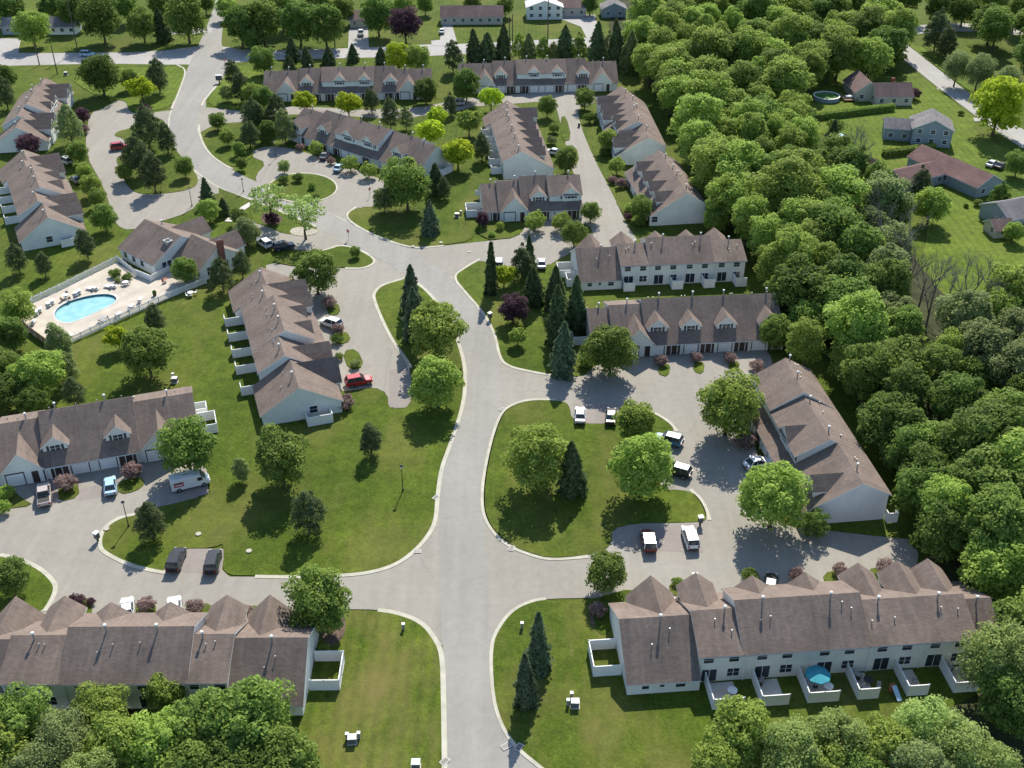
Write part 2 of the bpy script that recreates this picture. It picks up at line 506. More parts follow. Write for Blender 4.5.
for nm, pts in (('far_driveway', [(349, 29), (368, 28), (369, 49), (348, 49.5)]), ('far_driveway', [(443, 24), (452, 24), (458, 46), (432, 46), (431, 41), (440, 40)]),
                ('far_driveway', [(558, 15), (595, 15), (597, 24), (600, 40), (588, 41), (581, 27), (560, 19)]), ('far_driveway', [(612, 19), (630, 18), (642, 32), (630, 34)]),
                ('far_driveway', [(-20, 38), (21, 39), (18, 56), (-20, 56)]), ('far_driveway', [(165, 30), (213, 28), (211, 33), (165, 35)]),
                ('far_driveway', [(914, 88.5), (938, 88), (940, 92), (914, 93)]), ('far_driveway', [(938, 117.5), (980, 118), (980, 121.5), (940, 122)]),
                ('far_driveway', [(773, 40), (800, 24), (812, 26), (806, 40), (790, 56), (776, 58)]), ('far_driveway', [(980, 160), (1000, 152), (1012, 160), (996, 172)])):
    road(nm, pts, M['asphalt_far'], 0)

LAWNS = {}
_lz = [0]
def lawn(name, pxs, m=M['grass'], z=.12, it=2):
    _lz[0] += .0016
    return sheet(name, pxs, z + _lz[0], m, it, .11)

KERBS = []
def kerb(*pxs):
    ribbon('kerb', pxs, .62, .128, M['kerb'], 2, .13)

# bottom left lawn
lawn('lawn', [(292, 612), (348, 611), (378, 611), (396, 613.6), (420, 622.7), (433, 638), (441, 654), (442, 698), (443, 750), (444, 800), (200, 830), (-100, 830), (-120, 690), (290, 690)], M['grass_near'])
kerb((378, 610.5), (396, 612.8), (421, 621.8), (434.5, 637.5), (442.5, 654), (443.5, 698), (444.5, 750), (445, 810))
# left lawn
lawn('lawn', [(209, 495), (225.5, 549), (221, 575.5), (255, 576), (298, 577), (350, 575), (376, 571), (397, 563.5), (414, 551), (427, 536.5), (435, 521), (436.5, 497), (440.5, 468.6), (448.5, 448), (460, 414), (464.5, 390), (464, 367), (459, 346), (450, 324), (436, 303),
     (423, 289), (408, 278), (399.7, 281), (381.5, 286), (374.5, 293), (374.5, 300), (382.5, 320), (393, 341), (406, 359), (412, 370), (412.5, 409), (387, 409.5), (387, 394), (374, 387.5), (359, 391), (345, 392), (330, 420), (270, 430), (225, 330), (225, 290),
     (120, 330), (40, 350), (-100, 360), (-100, 490), (0, 470), (150, 450), (205, 440)])
kerb((255, 577), (298, 577.8), (350, 575.8), (376, 572), (398, 564.3), (415, 551.5), (428, 537), (436.2, 521), (437.4, 497), (441.4, 468.6), (449.3, 448), (461, 414), (465.4, 390), (465, 367), (459.8, 346), (451, 323.5), (436.8, 302), (423.8, 288), (408, 277), (399.7, 280.2), (381.5, 285.2), (373.9, 293), (373.9, 300), (382, 320), (392.3, 341), (405.4, 359), (411, 368))
# lamp post lawn with parking bay
lawn('lawn', [(209, 494.6), (190, 500), (159, 508), (151, 508.5), (136, 515), (120, 518.5), (108, 526), (101, 536), (100.5, 547), (105, 552.5), (125, 563), (148.5, 569.5), (166, 572.5), (173, 548.5), (226, 548.5), (240, 520), (225, 496)])
kerb((136, 514.3), (120, 517.7), (107.3, 525.4), (100.2, 535.7), (99.8, 547.3), (104.6, 553.2), (125, 563.9), (148.5, 570.4), (166, 573.2))
lawn('lawn', [(-120, 552), (0, 556), (19.5, 560), (39, 569), (49.5, 578), (56, 587), (52, 599), (44, 611), (0, 626), (-120, 640)])
kerb((0, 555.2), (19.5, 559.2), (39.5, 568.2), (50.3, 577.5), (56.8, 587), (52.8, 599.3), (44.8, 611.5))
# centre island
lawn('lawn', [(502.5, 413), (513, 405.5), (530, 400.5), (556, 400.8), (569.5, 403.5), (572, 424), (618, 424.5), (619, 404), (640, 408), (654, 414), (668, 422.5), (676, 432), (657, 434), (655, 490), (690, 490.5), (702, 502), (708.5, 520), (697, 523), (612, 524), (612, 548),
     (588.5, 556), (551, 559.3), (532.5, 555), (510, 546), (494.6, 533), (484.3, 515), (483.3, 492), (486.8, 466), (494, 435)])
kerb((640, 407.2), (654, 413.2), (668.8, 421.8), (677.2, 432))
kerb((588.5, 557), (551, 560.2), (532.5, 556), (509.5, 547), (493.8, 533.6), (483.3, 515.3), (482.4, 492), (485.9, 466), (493.1, 435), (501.7, 412.6), (513, 404.7), (530, 399.7), (556, 400))
kerb((690, 489.6), (703, 501.7), (709.5, 520.6))
for pts in ([(366, 251.5), (379, 258), (406, 273.5), (424, 288)], [(314, 225), (330, 233.5), (346, 243)], [(194, 170), (207, 180), (221, 188.5), (238, 194.5), (255, 201.5)], [(169, 128), (169.5, 119), (171.5, 110)],
            [(262, 184.5), (290, 197.5), (329, 213.5), (346, 221.5)], [(427, 261), (438, 268.5), (452, 278)], [(500, 358), (502, 385), (501.5, 413)], [(197, 117), (196.5, 112), (202, 102)]):
    ribbon('gutter', pts, .55, .062, M['kerb'], 2, .05)
# bottom right lawn
lawn('lawn', [(546, 600), (529.5, 603.3), (512.5, 612), (499.5, 629), (492.3, 646), (493.8, 693), (501.5, 723), (517, 747), (546, 770), (590, 808), (620, 830), (1150, 830), (1150, 600), (1000, 620), (940, 640), (700, 640), (650, 606), (632, 588), (604, 598), (575, 600.5)], M['grass_cross'])
kerb((546, 599.3), (529, 602.4), (511.6, 611.4), (498.6, 628.5), (491.3, 646), (492.8, 693), (500.6, 723.6), (516.2, 748), (545.4, 771.2), (590, 809.5))
# spruce lawn between the two middle rows
lawn('lawn', [(453.5, 277), (465, 269), (480, 260), (495, 269), (545, 269), (567.6, 254.5), (578, 250), (640, 295), (740, 300), (740, 350), (640, 352), (592, 366), (584.6, 377.6), (553, 375), (530, 371), (509, 366), (501, 358.5), (497, 336), (486.6, 315), (468, 294)])
kerb((553, 375.9), (530, 371.9), (508.6, 366.9), (500, 359), (496, 336.3), (485.7, 315.4), (467.3, 294.5), (452.6, 277.4), (465, 268.2), (480, 259.2))
# lawn behind hillside row
lawn('lawn', [(346.5, 215), (356, 208), (376, 208), (392, 186), (440, 150), (520, 130), (528, 180), (482, 200), (478, 240), (444, 245.3), (418, 247.8), (402, 245), (373.6, 234.6), (352, 222.5)])
kerb((444, 246.1), (418, 248.5), (402, 245.8), (373.6, 235.4), (352, 223.4), (345.7, 215.2), (356, 207.3))
# strip above the middle lot
lawn('lawn', [(266, 262), (300, 251.5), (322, 252.3), (345, 244.3), (377, 259.8), (366, 268), (345, 267.8), (320, 268), (296, 266.5)])
kerb((322, 251.6), (345, 243.4), (378.4, 259.6), (366.4, 268.8), (345, 268.6))
# pool house strip
lawn('lawn', [(252, 223), (250, 208), (256, 202.5), (280, 212), (315, 227.5), (318, 229), (300, 233.5), (285, 235), (268, 226.5)])
kerb((256, 201.8), (280, 211.3), (316, 227))
lawn('lawn', [(189, 212), (203, 200), (222, 191.5), (238, 196), (252, 202), (240, 210), (226, 222), (210, 220)])
# roundabout island
ring = [(303 + 34 * cos(a), 188 + 14.5 * sin(a)) for a in np.linspace(0, 2 * pi, 14)[:-1]]
lawn('lawn', ring)
ribbon('kerb', [(303 + 34.6 * cos(a), 188 + 14.9 * sin(a)) for a in np.linspace(0, 2 * pi, 14)[:-1]], .6, .128, M['kerb'], 2, .13, closed=True)
# big island by the pool side lot
lawn('lawn', [(113, 136), (118, 131.5), (130, 129), (138, 121.5), (150, 118), (163, 119), (167.5, 128), (169, 138), (176.5, 151.5), (194, 171), (199.5, 180), (193, 190), (156, 195), (130, 193), (120, 169), (115, 158), (126, 154), (126, 139)])
kerb((167.2, 127), (168.3, 138), (175.8, 152), (193.4, 171.5), (199, 180))
lawn('lawn', [(128, 112.5), (127, 100), (100, 100), (60, 72), (177, 65.5), (186, 70), (179.5, 88.5), (172, 107), (154, 111)], M['grass_far'])
kerb((177, 65), (186.6, 70), (180, 88.5), (171.6, 109))
lawn('lawn', [(217, 86.5), (230, 68), (260, 64), (300, 80), (290, 104), (262, 109), (245, 111), (204, 106.5)], M['grass_far'])
kerb((227, 75), (216.4, 86.2), (203.4, 101.5), (202, 106))
lawn('lawn', [(199.5, 133), (216, 125.5), (245, 123.5), (258, 126), (262, 145), (251, 150), (255, 157), (233, 168), (227, 166), (209, 153.5)])
kerb((199, 125), (199, 134), (208.3, 153.8), (227, 166.9), (233, 169))
# small planted patches between the driveways
for pts in ([(-40, 487), (12, 489), (22, 499), (35, 506), (0, 510), (-40, 512)], [(58, 487), (78, 483), (80, 497), (59, 503)], [(117, 483), (139, 477), (146, 484), (136, 492), (119, 495)],
            [(660, 364), (671, 365), (668, 378), (657, 374)], [(694, 362), (705, 363), (703, 375), (693, 372)], [(729, 362), (740, 362), (738, 373), (728, 370)],
            [(822, 574), (842, 570), (850, 584), (826, 588)], [(866, 570), (886, 567), (896, 582), (872, 584)], [(912, 566), (930, 564), (940, 578), (918, 582)],
            [(326, 305), (338, 303), (341, 314), (329, 317)], [(333, 336), (346, 331), (352, 341), (338, 346)], [(342, 352), (357, 349), (365, 367), (349, 371)],
            [(64, 598), (92, 598), (92, 620), (64, 620)], [(136, 602), (156, 602), (156, 620), (136, 620)], [(186, 604), (214, 604), (214, 620), (186, 620)], [(238, 608), (262, 606), (262, 625), (238, 625)],
            [(592, 600), (634, 588), (642, 600), (620, 625), (596, 640)], [(668, 584), (684, 582), (688, 596), (672, 597)], [(744, 572), (758, 571), (760, 585), (746, 586)],
            [(735, 432), (752, 430), (756, 446), (740, 450)], [(780, 500), (812, 520), (806, 530), (775, 522)],
            [(596, 118), (606, 116), (612, 136), (600, 138)], [(604, 150), (618, 146), (630, 176), (614, 182)], [(560, 118), (566, 116), (572, 140), (562, 142)],
            [(612, 196), (632, 186), (646, 212), (630, 226)], [(562, 146), (576, 146), (580, 164), (566, 166)],
            [(84, 168), (100, 180), (106, 196), (94, 200)], [(70, 130), (82, 130), (84, 156), (74, 160)], [(480, 220), (520, 224), (520, 238), (480, 241)], [(568, 226), (590, 224), (594, 240), (574, 250)],
            [(905, 540), (914, 533), (920, 545), (917, 552)]):
    lawn('lawn', pts, M['grass'], .135, 1)
for pts in ([(66, 478), (78, 479), (80, 486), (66, 489)], [(122, 468), (140, 466), (142, 476), (124, 480)], [(318, 606), (345, 608), (346, 640), (322, 650)], [(590, 600), (618, 602), (614, 628), (590, 632)],
            [(238, 222), (252, 224), (250, 234), (240, 232)], [(262, 212), (284, 216), (280, 226), (260, 224)]):
    structure(sheet('mulch_bed', pts, .15, M['mulch'], 2))
structure(sheet('gravel_bed', [(289, 233), (292, 228.5), (302, 227), (316, 229.5), (319, 233), (310, 236), (297, 236.5)], .14, M['gravel'], 2))
ribbon('path', [(228, 222), (236, 214), (244, 208), (252, 203.5)], 1.6, .145, M['concrete'], 2, .1)
# driveways
for pts in ([(78, 490), (101, 484), (104, 497), (80, 501)], [(27, 484), (57, 478), (58, 503), (36, 506)], [(100, 479), (118, 475), (119, 494), (104, 497)], [(159, 483), (205, 470), (209, 494), (160, 506)],
            [(573, 404.5), (617, 405), (617.5, 424), (572.8, 423.5)], [(173, 549.3), (225, 549.3), (221, 574), (167, 572.3)], [(389, 370), (410, 368), (411, 407.5), (389, 407.8)], [(613, 526), (696, 525), (704, 553), (614, 549)]):
    structure(sheet('driveway', pts, .085, M['drive'], 0))
# forest floor and far yards
structure(sheet('forest_floor', [(600, 20), (634, 62), (668, 118), (706, 168), (752, 240), (790, 320), (845, 378), (905, 490), (930, 560), (950, 640), (1040, 700), (1300, 700), (1300, 420), (1060, 330), (960, 320), (900, 240), (890, 190), (800, 140), (800, 60), (840, 20), (840, -40), (640, -20)], .19, M['floor'], 2))
structure(sheet('forest_floor', [(-100, 720), (0, 712), (150, 708), (290, 722), (300, 830), (-100, 830)], .14, M['floor'], 2))
structure(sheet('forest_floor', [(700, 740), (760, 722), (850, 735), (940, 715), (985, 690), (1100, 650), (1200, 850), (700, 850)], .14, M['floor'], 2))
lawn('yard', [(806, 66), (850, 70), (905, 80), (912, 68), (962, 110), (975, 118), (975, 136), (1010, 150), (1040, 170), (1040, 290), (960, 330), (905, 310), (930, 235), (920, 190), (855, 152), (812, 130), (798, 90)], M['grass_far'], .08)
lawn('yard', [(900, 40), (926, 48), (965, 80), (985, 100), (960, 85), (930, 62)], M['grass_far'], .08)

# ================================================================== BUILDINGS
# cross sections (t across the row: 0 = rear wall, front at about 12 m)
PROF = {
    'L': dict(r=(0, 4.75), k=(4.3, 7.0), f=(12.0, 2.55)),
    'N': dict(r=(0, 4.75), k=(5.2, 6.8), f=(12.0, 2.55)),
    'M': dict(r=(0, 4.75), k=(4.9, 7.65), f=(12.1, 2.55)),
    'H': dict(r=(0, 4.75), k=(5.5, 7.8), f=(10.2, 5.25), shed=(12.2, 2.5)),
    'E': dict(r=(-1.2, 2.35), k=(5.1, 6.25), f=(11.6, 2.5)),
}
TH_R = .2

def slab(mb, t0, h0, t1, h1, s0, s1, m, edge, oh0, oh1):
    """roof slab between two lines, extended past its lower end by oh0/oh1 at the rakes"""
    mb.solid([(s0 - oh0, t0, h0), (s1 + oh1, t0, h0), (s1 + oh1, t1, h1), (s0 - oh0, t1, h1),
              (s0 - oh0, t0, h0 - TH_R), (s1 + oh1, t0, h0 - TH_R), (s1 + oh1, t1, h1 - TH_R), (s0 - oh0, t1, h1 - TH_R)],
             [(4, 5, 6, 7)], edge)
    k = len(mb.v) - 8
    i = mb.mat(m); mb.f.append((k, k + 1, k + 2, k + 3)); mb.mi.append(i)
    e = mb.mat(edge)
    for f in ((0, 1, 5, 4), (1, 2, 6, 5), (3, 0, 4, 7)):
        mb.f.append(tuple(k + q for q in f)); mb.mi.append(i if (f[0] == 1 and oh1 == 0) or (f[0] == 3 and oh0 == 0) else e)

def prism(mb, poly, s0, s1, m):
    """polygon in (t, z) swept along s"""
    n = len(poly)
    vs = [(s0, t, z) for t, z in poly] + [(s1, t, z) for t, z in poly]
    mb.solid(vs, [tuple(range(n)), tuple(range(2 * n - 1, n - 1, -1))] + [(i, (i + 1) % n, n + (i + 1) % n, n + i) for i in range(n)], m)

def roof_h(p, t):
    if t <= p['k'][0]: a, b = p['r'], p['k']
    else: a, b = p['k'], p['f']
    return a[1] + (b[1] - a[1]) * (t - a[0]) / (b[0] - a[0])

# shared small parts
_c = {}
def shared(key, fn):
    if key not in _c:
        mb = MB(); fn(mb); _c[key] = mb.mesh(key[0] if isinstance(key, tuple) else key)
    return _c[key]

def win_mesh(wd, ht, shutters=False):
    def fn(mb):
        mb.box(-wd / 2 - .09, wd / 2 + .09, -.03, .05, -.09, ht + .09, M['trim'])
        if shutters:
            for sx in (-1, 1):
                x = sx * (wd / 2 + .3); mb.box(x - .18, x + .18, -.03, .04, 0, ht, M['shutter'])
    return shared(('window', wd, ht, shutters), fn)
def pane_mesh(wd, ht):
    def fn(mb):
        n = max(1, round(wd / .9))
        for i in range(n):
            x0 = -wd / 2 + i * wd / n + .04; x1 = -wd / 2 + (i + 1) * wd / n - .04
            mb.box(x0, x1, .045, .065, .04, ht / 2 - .03, M['glass']); mb.box(x0, x1, .045, .065, ht / 2 + .03, ht - .04, M['glass'])
    return shared(('pane', wd, ht), fn)
def window(parent, s, t, z, wd, ht, face, shutters=False, pane=True):
    """face: +1 front, -1 rear, 2 left end (-s), 3 right end (+s)"""
    rz = {1: 0, -1: pi, 2: pi / 2, 3: -pi / 2}[face]
    o = new('window', win_mesh(wd, ht, shutters), parent, (s, t, z), rz)
    if pane: new('pane', pane_mesh(wd, ht), o)
    return o
def garage_mesh():
    def fn(mb):
        mb.box(-1.36, 1.36, -.05, .03, 0, 2.3, M['recess_frame_dark'])
        for k in range(4): mb.box(-1.2, 1.2, .02, .06, .04 + k * .52, .53 + k * .52, M['garage'])
    return shared('garage_door', fn)
def entry_mesh():
    return shared('recess_shade_panel', lambda mb: (mb.box(-1.3, 1.3, -.05, .015, 0, 2.3, M['recess_frame_dark']), mb.box(-1.42, -1.26, -.05, .25, 0, 2.35, M['trim']), mb.box(1.26, 1.42, -.05, .25, 0, 2.35, M['trim'])))  # flat dark panel paints the shade of the entry recess, between white posts
def door_mesh():
    def fn(mb):
        mb.box(-.6, .6, -.04, .03, 0, 2.2, M['trim']); mb.box(-.48, .48, .03, .06, .03, 2.1, M['door'])
        mb.ball(.38, .09, 1.0, .05, M['metal_grey'], 6)
    return shared('front_door', fn)
def patio_mesh():
    def fn(mb):
        mb.box(-1.0, 1.0, -.03, .05, 0, 2.1, M['trim'])
        mb.box(-.9, -.04, .045, .065, .08, 2.0, M['glass']); mb.box(.04, .9, .045, .065, .08, 2.0, M['glass'])
    return shared('patio_door', fn)
def vent_mesh():
    def fn(mb):
        mb.cyl(0, 0, -.4, .95, .1, .1, M['metal_grey'], 10); mb.cyl(0, 0, .95, 1.13, .2, .19, M['trim'], 12); mb.cyl(0, 0, 1.13, 1.2, .19, .04, M['trim'], 12)
    return shared('flue_pipe', fn)
def svent_mesh():
    def fn(mb): mb.cyl(0, 0, -.3, .34, .06, .06, M['metal_grey'], 8); mb.cyl(0, 0, .34, .4, .09, .09, M['metal_grey'], 8)
    return shared('vent_pipe', fn)

def dormer(parent, s, kind, prof, sid, roofm):
    wd, tf, rh, eh = {'D': (3.5, 10.3, 6.2, 4.75), 'A': (3.6, 10.32, 6.75, 5.25), 'G': (5.6, 12.5, 5.75, 2.75), 'P': (4.2, 12.2, 6.05, 4.3), 'S': (3.4, 11.4, 4.3, 2.75)}[kind]
    f = prof['f']; k = prof['k']
    slope = (k[1] - f[1]) / (f[0] - k[0])
    tb = k[0] + max(.05, (k[1] - rh) / slope)
    te = k[0] + max(.05, (k[1] - eh) / slope) if eh < k[1] else tb
    te = min(te, tf - .2)
    hw = wd / 2
    mb = MB()
    zb = (roof_h(prof, min(tf, f[0])) - .35) if kind in 'D' else (2.4 if kind in 'GPS' else 3.0)
    if kind in 'GPS': zb = 0.1
    mb.solid([(s - hw, tf, zb), (s + hw, tf, zb), (s + hw, tf, eh), (s, tf, rh), (s - hw, tf, eh),
              (s - hw, te - 1.0, min(zb + .0, 1.5) if kind in 'GPS' else eh - 1.2), (s + hw, te - 1.0, min(zb, 1.5) if kind in 'GPS' else eh - 1.2), (s + hw, te, eh), (s, tb, rh), (s - hw, te, eh)],
             [(0, 1, 2, 3, 4), (1, 6, 7, 2), (0, 4, 9, 5), (4, 3, 8, 9), (3, 2, 7, 8)], sid)
    d = mb.build('dormer' if kind in 'DA' else 'front_gable', parent)
    rb = MB()
    oh = .28; ds = (rh - eh) / hw
    for sx in (-1, 1):
        e = s + sx * (hw + oh); ez = eh - oh * ds
        # the lower edge of the slope meets the main roof further out
        teb = k[0] + (k[1] - ez) / slope if ez < k[1] else tb
        teb = max(tb, min(teb, tf - .1))
        pts = [(s, tf + .3, rh + .1), (e, tf + .3, ez + .1), (e, teb - .15, ez + .1), (s, tb - .2, rh + .1)]
        lo = [(x, y, z - .2) for x, y, z in pts]
        kk = len(rb.v)
        rb.solid(pts + lo, [(0, 1, 2, 3)], roofm)
        e_i = rb.mat(M['trim'])
        for ff in ((7, 6, 5, 4), (0, 4, 5, 1), (1, 5, 6, 2)): rb.f.append(tuple(kk + q for q in ff)); rb.mi.append(e_i)
    rb.build('dormer_roof' if kind in 'DA' else 'gable_roof', d)
    if kind == 'D': window(d, s, tf, eh - 1.15, 1.5, 1.1, 1, True)
    if kind == 'A': window(d, s, tf, eh - 1.15, 1.6, 1.1, 1, True)
    if kind == 'P': window(d, s, tf, 3.5, 1.5, 1.1, 1, True)
    if kind in 'GP':
        new('garage_door', garage_mesh(), d, (s + (1.1 if kind == 'G' else 0), tf, .12))
        if kind == 'G': new('front_door', door_mesh(), d, (s - 1.7, tf, .12))
    return d

def row(name, label, ang, ref, tref, sref, secs, feats, group='rows of attached townhouses', rear='full', garages=True, sid=None, roofm=None, rearwin=True, vents=True, endwin=()):
    a = radians(ang)
    dx, dy = cos(a), sin(a)
    nx, ny = -dy, dx
    O = (ref[0] - nx * tref - dx * sref, ref[1] - ny * tref - dy * sref, .06)
    sid = sid or M['siding']; roofm = roofm or M['roof']
    t = thing(name, label, 'townhouses', O, a, group)
    n = len(secs)
    P = []
    for kd, s0, s1, dz in secs:
        p = {q: (v[0], v[1] + (dz if q == 'k' else 0)) for q, v in PROF[kd].items()}
        if kd == 'H' and dz: p['f'] = (p['f'][0], p['f'][1] + dz * .6)
        P.append(p)
    for i, (kd, s0, s1, dz) in enumerate(secs):
        p = P[i]
        r, k, f = p['r'], p['k'], p['f']
        up = TH_R * .5
        poly = [(r[0], 0), (r[0], r[1] - .12), (k[0], k[1] - .12), (f[0], f[1] - .12)]
        if 'shed' in p:
            sh = p['shed']; z0 = sh[1] + (sh[0] - f[0]) * .5
            poly += [(f[0], z0 - .2), (sh[0], sh[1] - .12), (sh[0], 0)]
        else: poly += [(f[0], 0)]
        mb = MB(); prism(mb, poly, s0 + .004 * i, s1 - .004, sid)
        # recess panel and post rhythm at garage level
        mb.build('wall', t)
        rb = MB()
        lo = .22 if i == 0 or PROF[secs[i - 1][0]]['k'][1] + secs[i - 1][3] < k[1] else 0.0
        hi = .22 if i == n - 1 or PROF[secs[i + 1][0]]['k'][1] + secs[i + 1][3] < k[1] else 0.0
        sr = (k[1] - r[1]) / (k[0] - r[0]); sf = (k[1] - f[1]) / (f[0] - k[0])
        oh = .4
        slab(rb, k[0], k[1], r[0] - oh, r[1] - oh * sr, s0, s1, roofm, M['trim'], lo, hi)
        slab(rb, k[0], k[1] + .002, f[0] + oh, f[1] - oh * sf, s0, s1, roofm, M['trim'], lo, hi)
        if 'shed' in p:
            sh = p['shed']; z0 = sh[1] + (sh[0] - f[0]) * .5
            slab(rb, f[0] + .004, z0, sh[0] + oh, sh[1] - oh * .5, s0, s1, roofm, M['trim'], .1, .1)
        rf = rb.build('roof', t)
        L = s1 - s0
        nu = max(1, round(L / 6.6))
        for j in range(nu):
            s = s0 + (j + .5) * L / nu
            if vents:
                tv = k[0] - .5
                new('flue_pipe', vent_mesh(), rf, (s + rng.uniform(-1.6, 1.6), tv, roof_h(p, tv)))
                for q in range(2):
                    tv = r[0] + rng.uniform(.45, .8) * (k[0] - r[0])
                    new('vent_pipe', svent_mesh(), rf, (s + rng.uniform(-2.5, 2.5), tv, roof_h(p, tv)))
            if rearwin:
                if kd == 'E':
                    window(t, s - 2.2, r[0], .9, .9, 1.1, -1); window(t, s + 2.0, r[0], .9, 1.2, 1.1, -1); window(t, s - .2, r[0], 1.1, .6, .8, -1)
                else:
                    window(t, s - 1.55, r[0], 3.25, 1.25, 1.05, -1); window(t, s + 1.5, r[0], 3.25, 1.25, 1.05, -1)
                    new('patio_door', patio_mesh(), t, (s - 1.3, r[0], .15), pi); window(t, s + 1.6, r[0], .85, 1.5, 1.3, -1)
            ff = p.get('shed', f)
            if garages:
                mir = -1 if (nu == 2 and j == 1) else 1
                new('recess_shade_panel', entry_mesh(), t, (s - 1.55 * mir, ff[0], .02))
                new('garage_door', garage_mesh(), t, (s + 1.35 * mir, ff[0], .12))
                new('front_door', door_mesh(), t, (s - 1.75 * mir, ff[0] + .02, .12))
            if rearwin and kd != 'E':
                new('downpipe', shared('downpipe', lambda m: m.box(-.06, .06, -.14, -.02, 0, 4.5, M['trim'])), t, (s0 + .25 + j * L / nu, r[0], 0))
            if 'shed' in p:
                window(t, s - 1.9 if nu > 1 else s, f[0], 3.95, 1.3, 1.0, 1, True)
    for s, face, tt, z in endwin: window(t, s, tt, z, 1.3, 1.3, face)
    for s, kd in feats:
        for i, sec in enumerate(secs):
            if sec[1] - .01 <= s <= sec[2] + .01:
                p = P[i]; break
        dormer(t, s, kd, p, sid, roofm)
    def loc(s, tt, z=0):
        return Vector((O[0] + dx * s + nx * tt, O[1] + dy * s + ny * tt, z))
    loc.a = a
    return loc

ROW = {}
def add(key, *a, **k): ROW[key] = row(*a, **k)

add('BR', 'townhouse_row', 'brown roofed townhouse row at the bottom right, its back patios facing the viewer', 5.0, (13.5, 91.0), 0, 0,
    [('E', 0, 8.7, 0), ('N', 8.7, 14, 0), ('H', 14, 29.2, 0), ('N', 29.2, 42.3, 0), ('E', 42.3, 46, -.3)],
    [(5.2, 'G'), (10.9, 'P'), (17.6, 'A'), (24.4, 'A'), (32, 'P'), (37.2, 'P'), (41.2, 'P')])
add('BL', 'townhouse_row', 'brown roofed townhouse row at the bottom left, its back half hidden by treetops', .5, (-67.3, 87.6), 0, 0,
    [('E', 0, 8.7, 0), ('N', 8.7, 15.5, 0), ('H', 15.5, 29.9, 0), ('N', 29.9, 34.5, 0), ('E', 34.5, 43.1, 0)],
    [(6, 'G'), (12.2, 'P'), (18.6, 'A'), (25.8, 'A'), (32.2, 'P'), (37.4, 'G')])
add('ML', 'townhouse_row', 'townhouse row with front garages at the left edge beside the white van', 198, (-50.5, 144.9), 5.4, 0,
    [('N', 0, 8.9, 0), ('M', 8.9, 22.3, .05), ('N', 22.3, 28.5, 0), ('E', 28.5, 37.5, 0)],
    [(5.6, 'G'), (11.6, 'D'), (20.6, 'D'), (25.6, 'G'), (33, 'G')])
add('LM', 'townhouse_row', 'stepped townhouse row beside the middle lot with the red car at its near end', -71.4, (-33.9, 147.5), 5.2, 44.8,
    [('E', 0, 8.8, 0), ('L', 8.8, 15.5, .1), ('H', 15.5, 28.6, .15), ('L', 28.6, 35.5, .1), ('E', 35.5, 44.8, 0)],
    [(4.5, 'S'), (7.2, 'P'), (12.4, 'P'), (18.6, 'A'), (24.6, 'A'), (31.6, 'P'), (36.6, 'G')], endwin=((44.8, 3, 7.0, 1.0),))
add('RB', 'townhouse_row', 'stepped townhouse row on the right ending in a plain grey gable', 96.5, (48.9, 121.8), 4.3, 0,
    [('L', 0, 9.7, 0), ('H', 9.7, 21.4, -.1), ('H', 21.4, 31, .6), ('L', 31, 33.2, .2)],
    [(3.4, 'D'), (14.8, 'A')], sid=M['siding_grey'])
add('CR1', 'townhouse_row', 'far right townhouse row stepping up the lane, against the wood', 93.4, (33.4, 259.1), 4.3, 0,
    [('L', 0, 9.6, 0), ('H', 9.6, 20.5, 0), ('L', 20.5, 32, .1), ('E', 32, 41, .5)],
    [(3.2, 'P'), (7.2, 'D'), (13, 'A'), (17.5, 'A'), (23.5, 'P'), (28.5, 'P'), (35, 'P')])
add('CR2', 'townhouse_row', 'townhouse row with four dark dormers right of the narrow lane', 97.5, (42.4, 224.2), 0, 0,
    [('L', 0, 25.5, .45)], [(4.2, 'D'), (10.2, 'D'), (16.2, 'D'), (22.2, 'D')], endwin=((0, 2, 11.2, .9),))
add('C1', 'townhouse_row', 'long townhouse row with dark dormers left of the narrow lane', -83.5, (2.3, 249.5), 4.3, 39,
    [('E', 0, 7.5, .3), ('L', 7.5, 39, .1)], [(5, 'P'), (10.6, 'D'), (16.4, 'D'), (22.2, 'D'), (28, 'D'), (34, 'D')])
add('C2', 'townhouse_row', 'short townhouse row with two round clipped bushes at its front', 186, (15, 233.3), 5.6, 0,
    [('H', 0, 7.2, -.1), ('M', 7.2, 13.4, 0), ('N', 13.4, 18.5, 0), ('E', 18.5, 22, 0)],
    [(2.4, 'A'), (9.6, 'D'), (15.2, 'G')])
add('TopM', 'townhouse_row', 'townhouse row along the top road with four white dormers', 183, (-23.4, 316.4), 5.2, 0,
    [('N', 0, 10.4, 0), ('M', 10.4, 16.5, 0), ('H', 16.5, 31, 0), ('M', 31, 37.5, -.3), ('N', 37.5, 47.5, 0)],
    [(6.4, 'G'), (11.6, 'D'), (19, 'A'), (26, 'A'), (35.4, 'D'), (41, 'G')])
add('TopR', 'townhouse_row', 'townhouse row closing the head of the narrow lane, spruces behind it', 183.4, (30.4, 323.8), 5.2, 0,
    [('N', 0, 9, 0), ('M', 9, 15, 0), ('H', 15, 29.3, 0), ('M', 29.3, 36, -.3), ('N', 36, 46, 0)],
    [(4.6, 'G'), (10, 'D'), (17.6, 'A'), (24.4, 'A'), (34, 'D'), (38.6, 'G')])
add('B8', 'townhouse_row', 'slanting townhouse row with three clipped bushes, above the round island', 142, (-18.3, 253.7), 5.2, 0,
    [('E', 0, 5.4, .5), ('L', 5.4, 14.7, .1), ('H', 14.7, 29.5, .1), ('M', 29.5, 37.7, .1), ('N', 37.7, 45.7, 0)],
    [(3.2, 'S'), (8.2, 'D'), (18, 'A'), (25, 'A'), (34, 'D'), (42.4, 'P')])
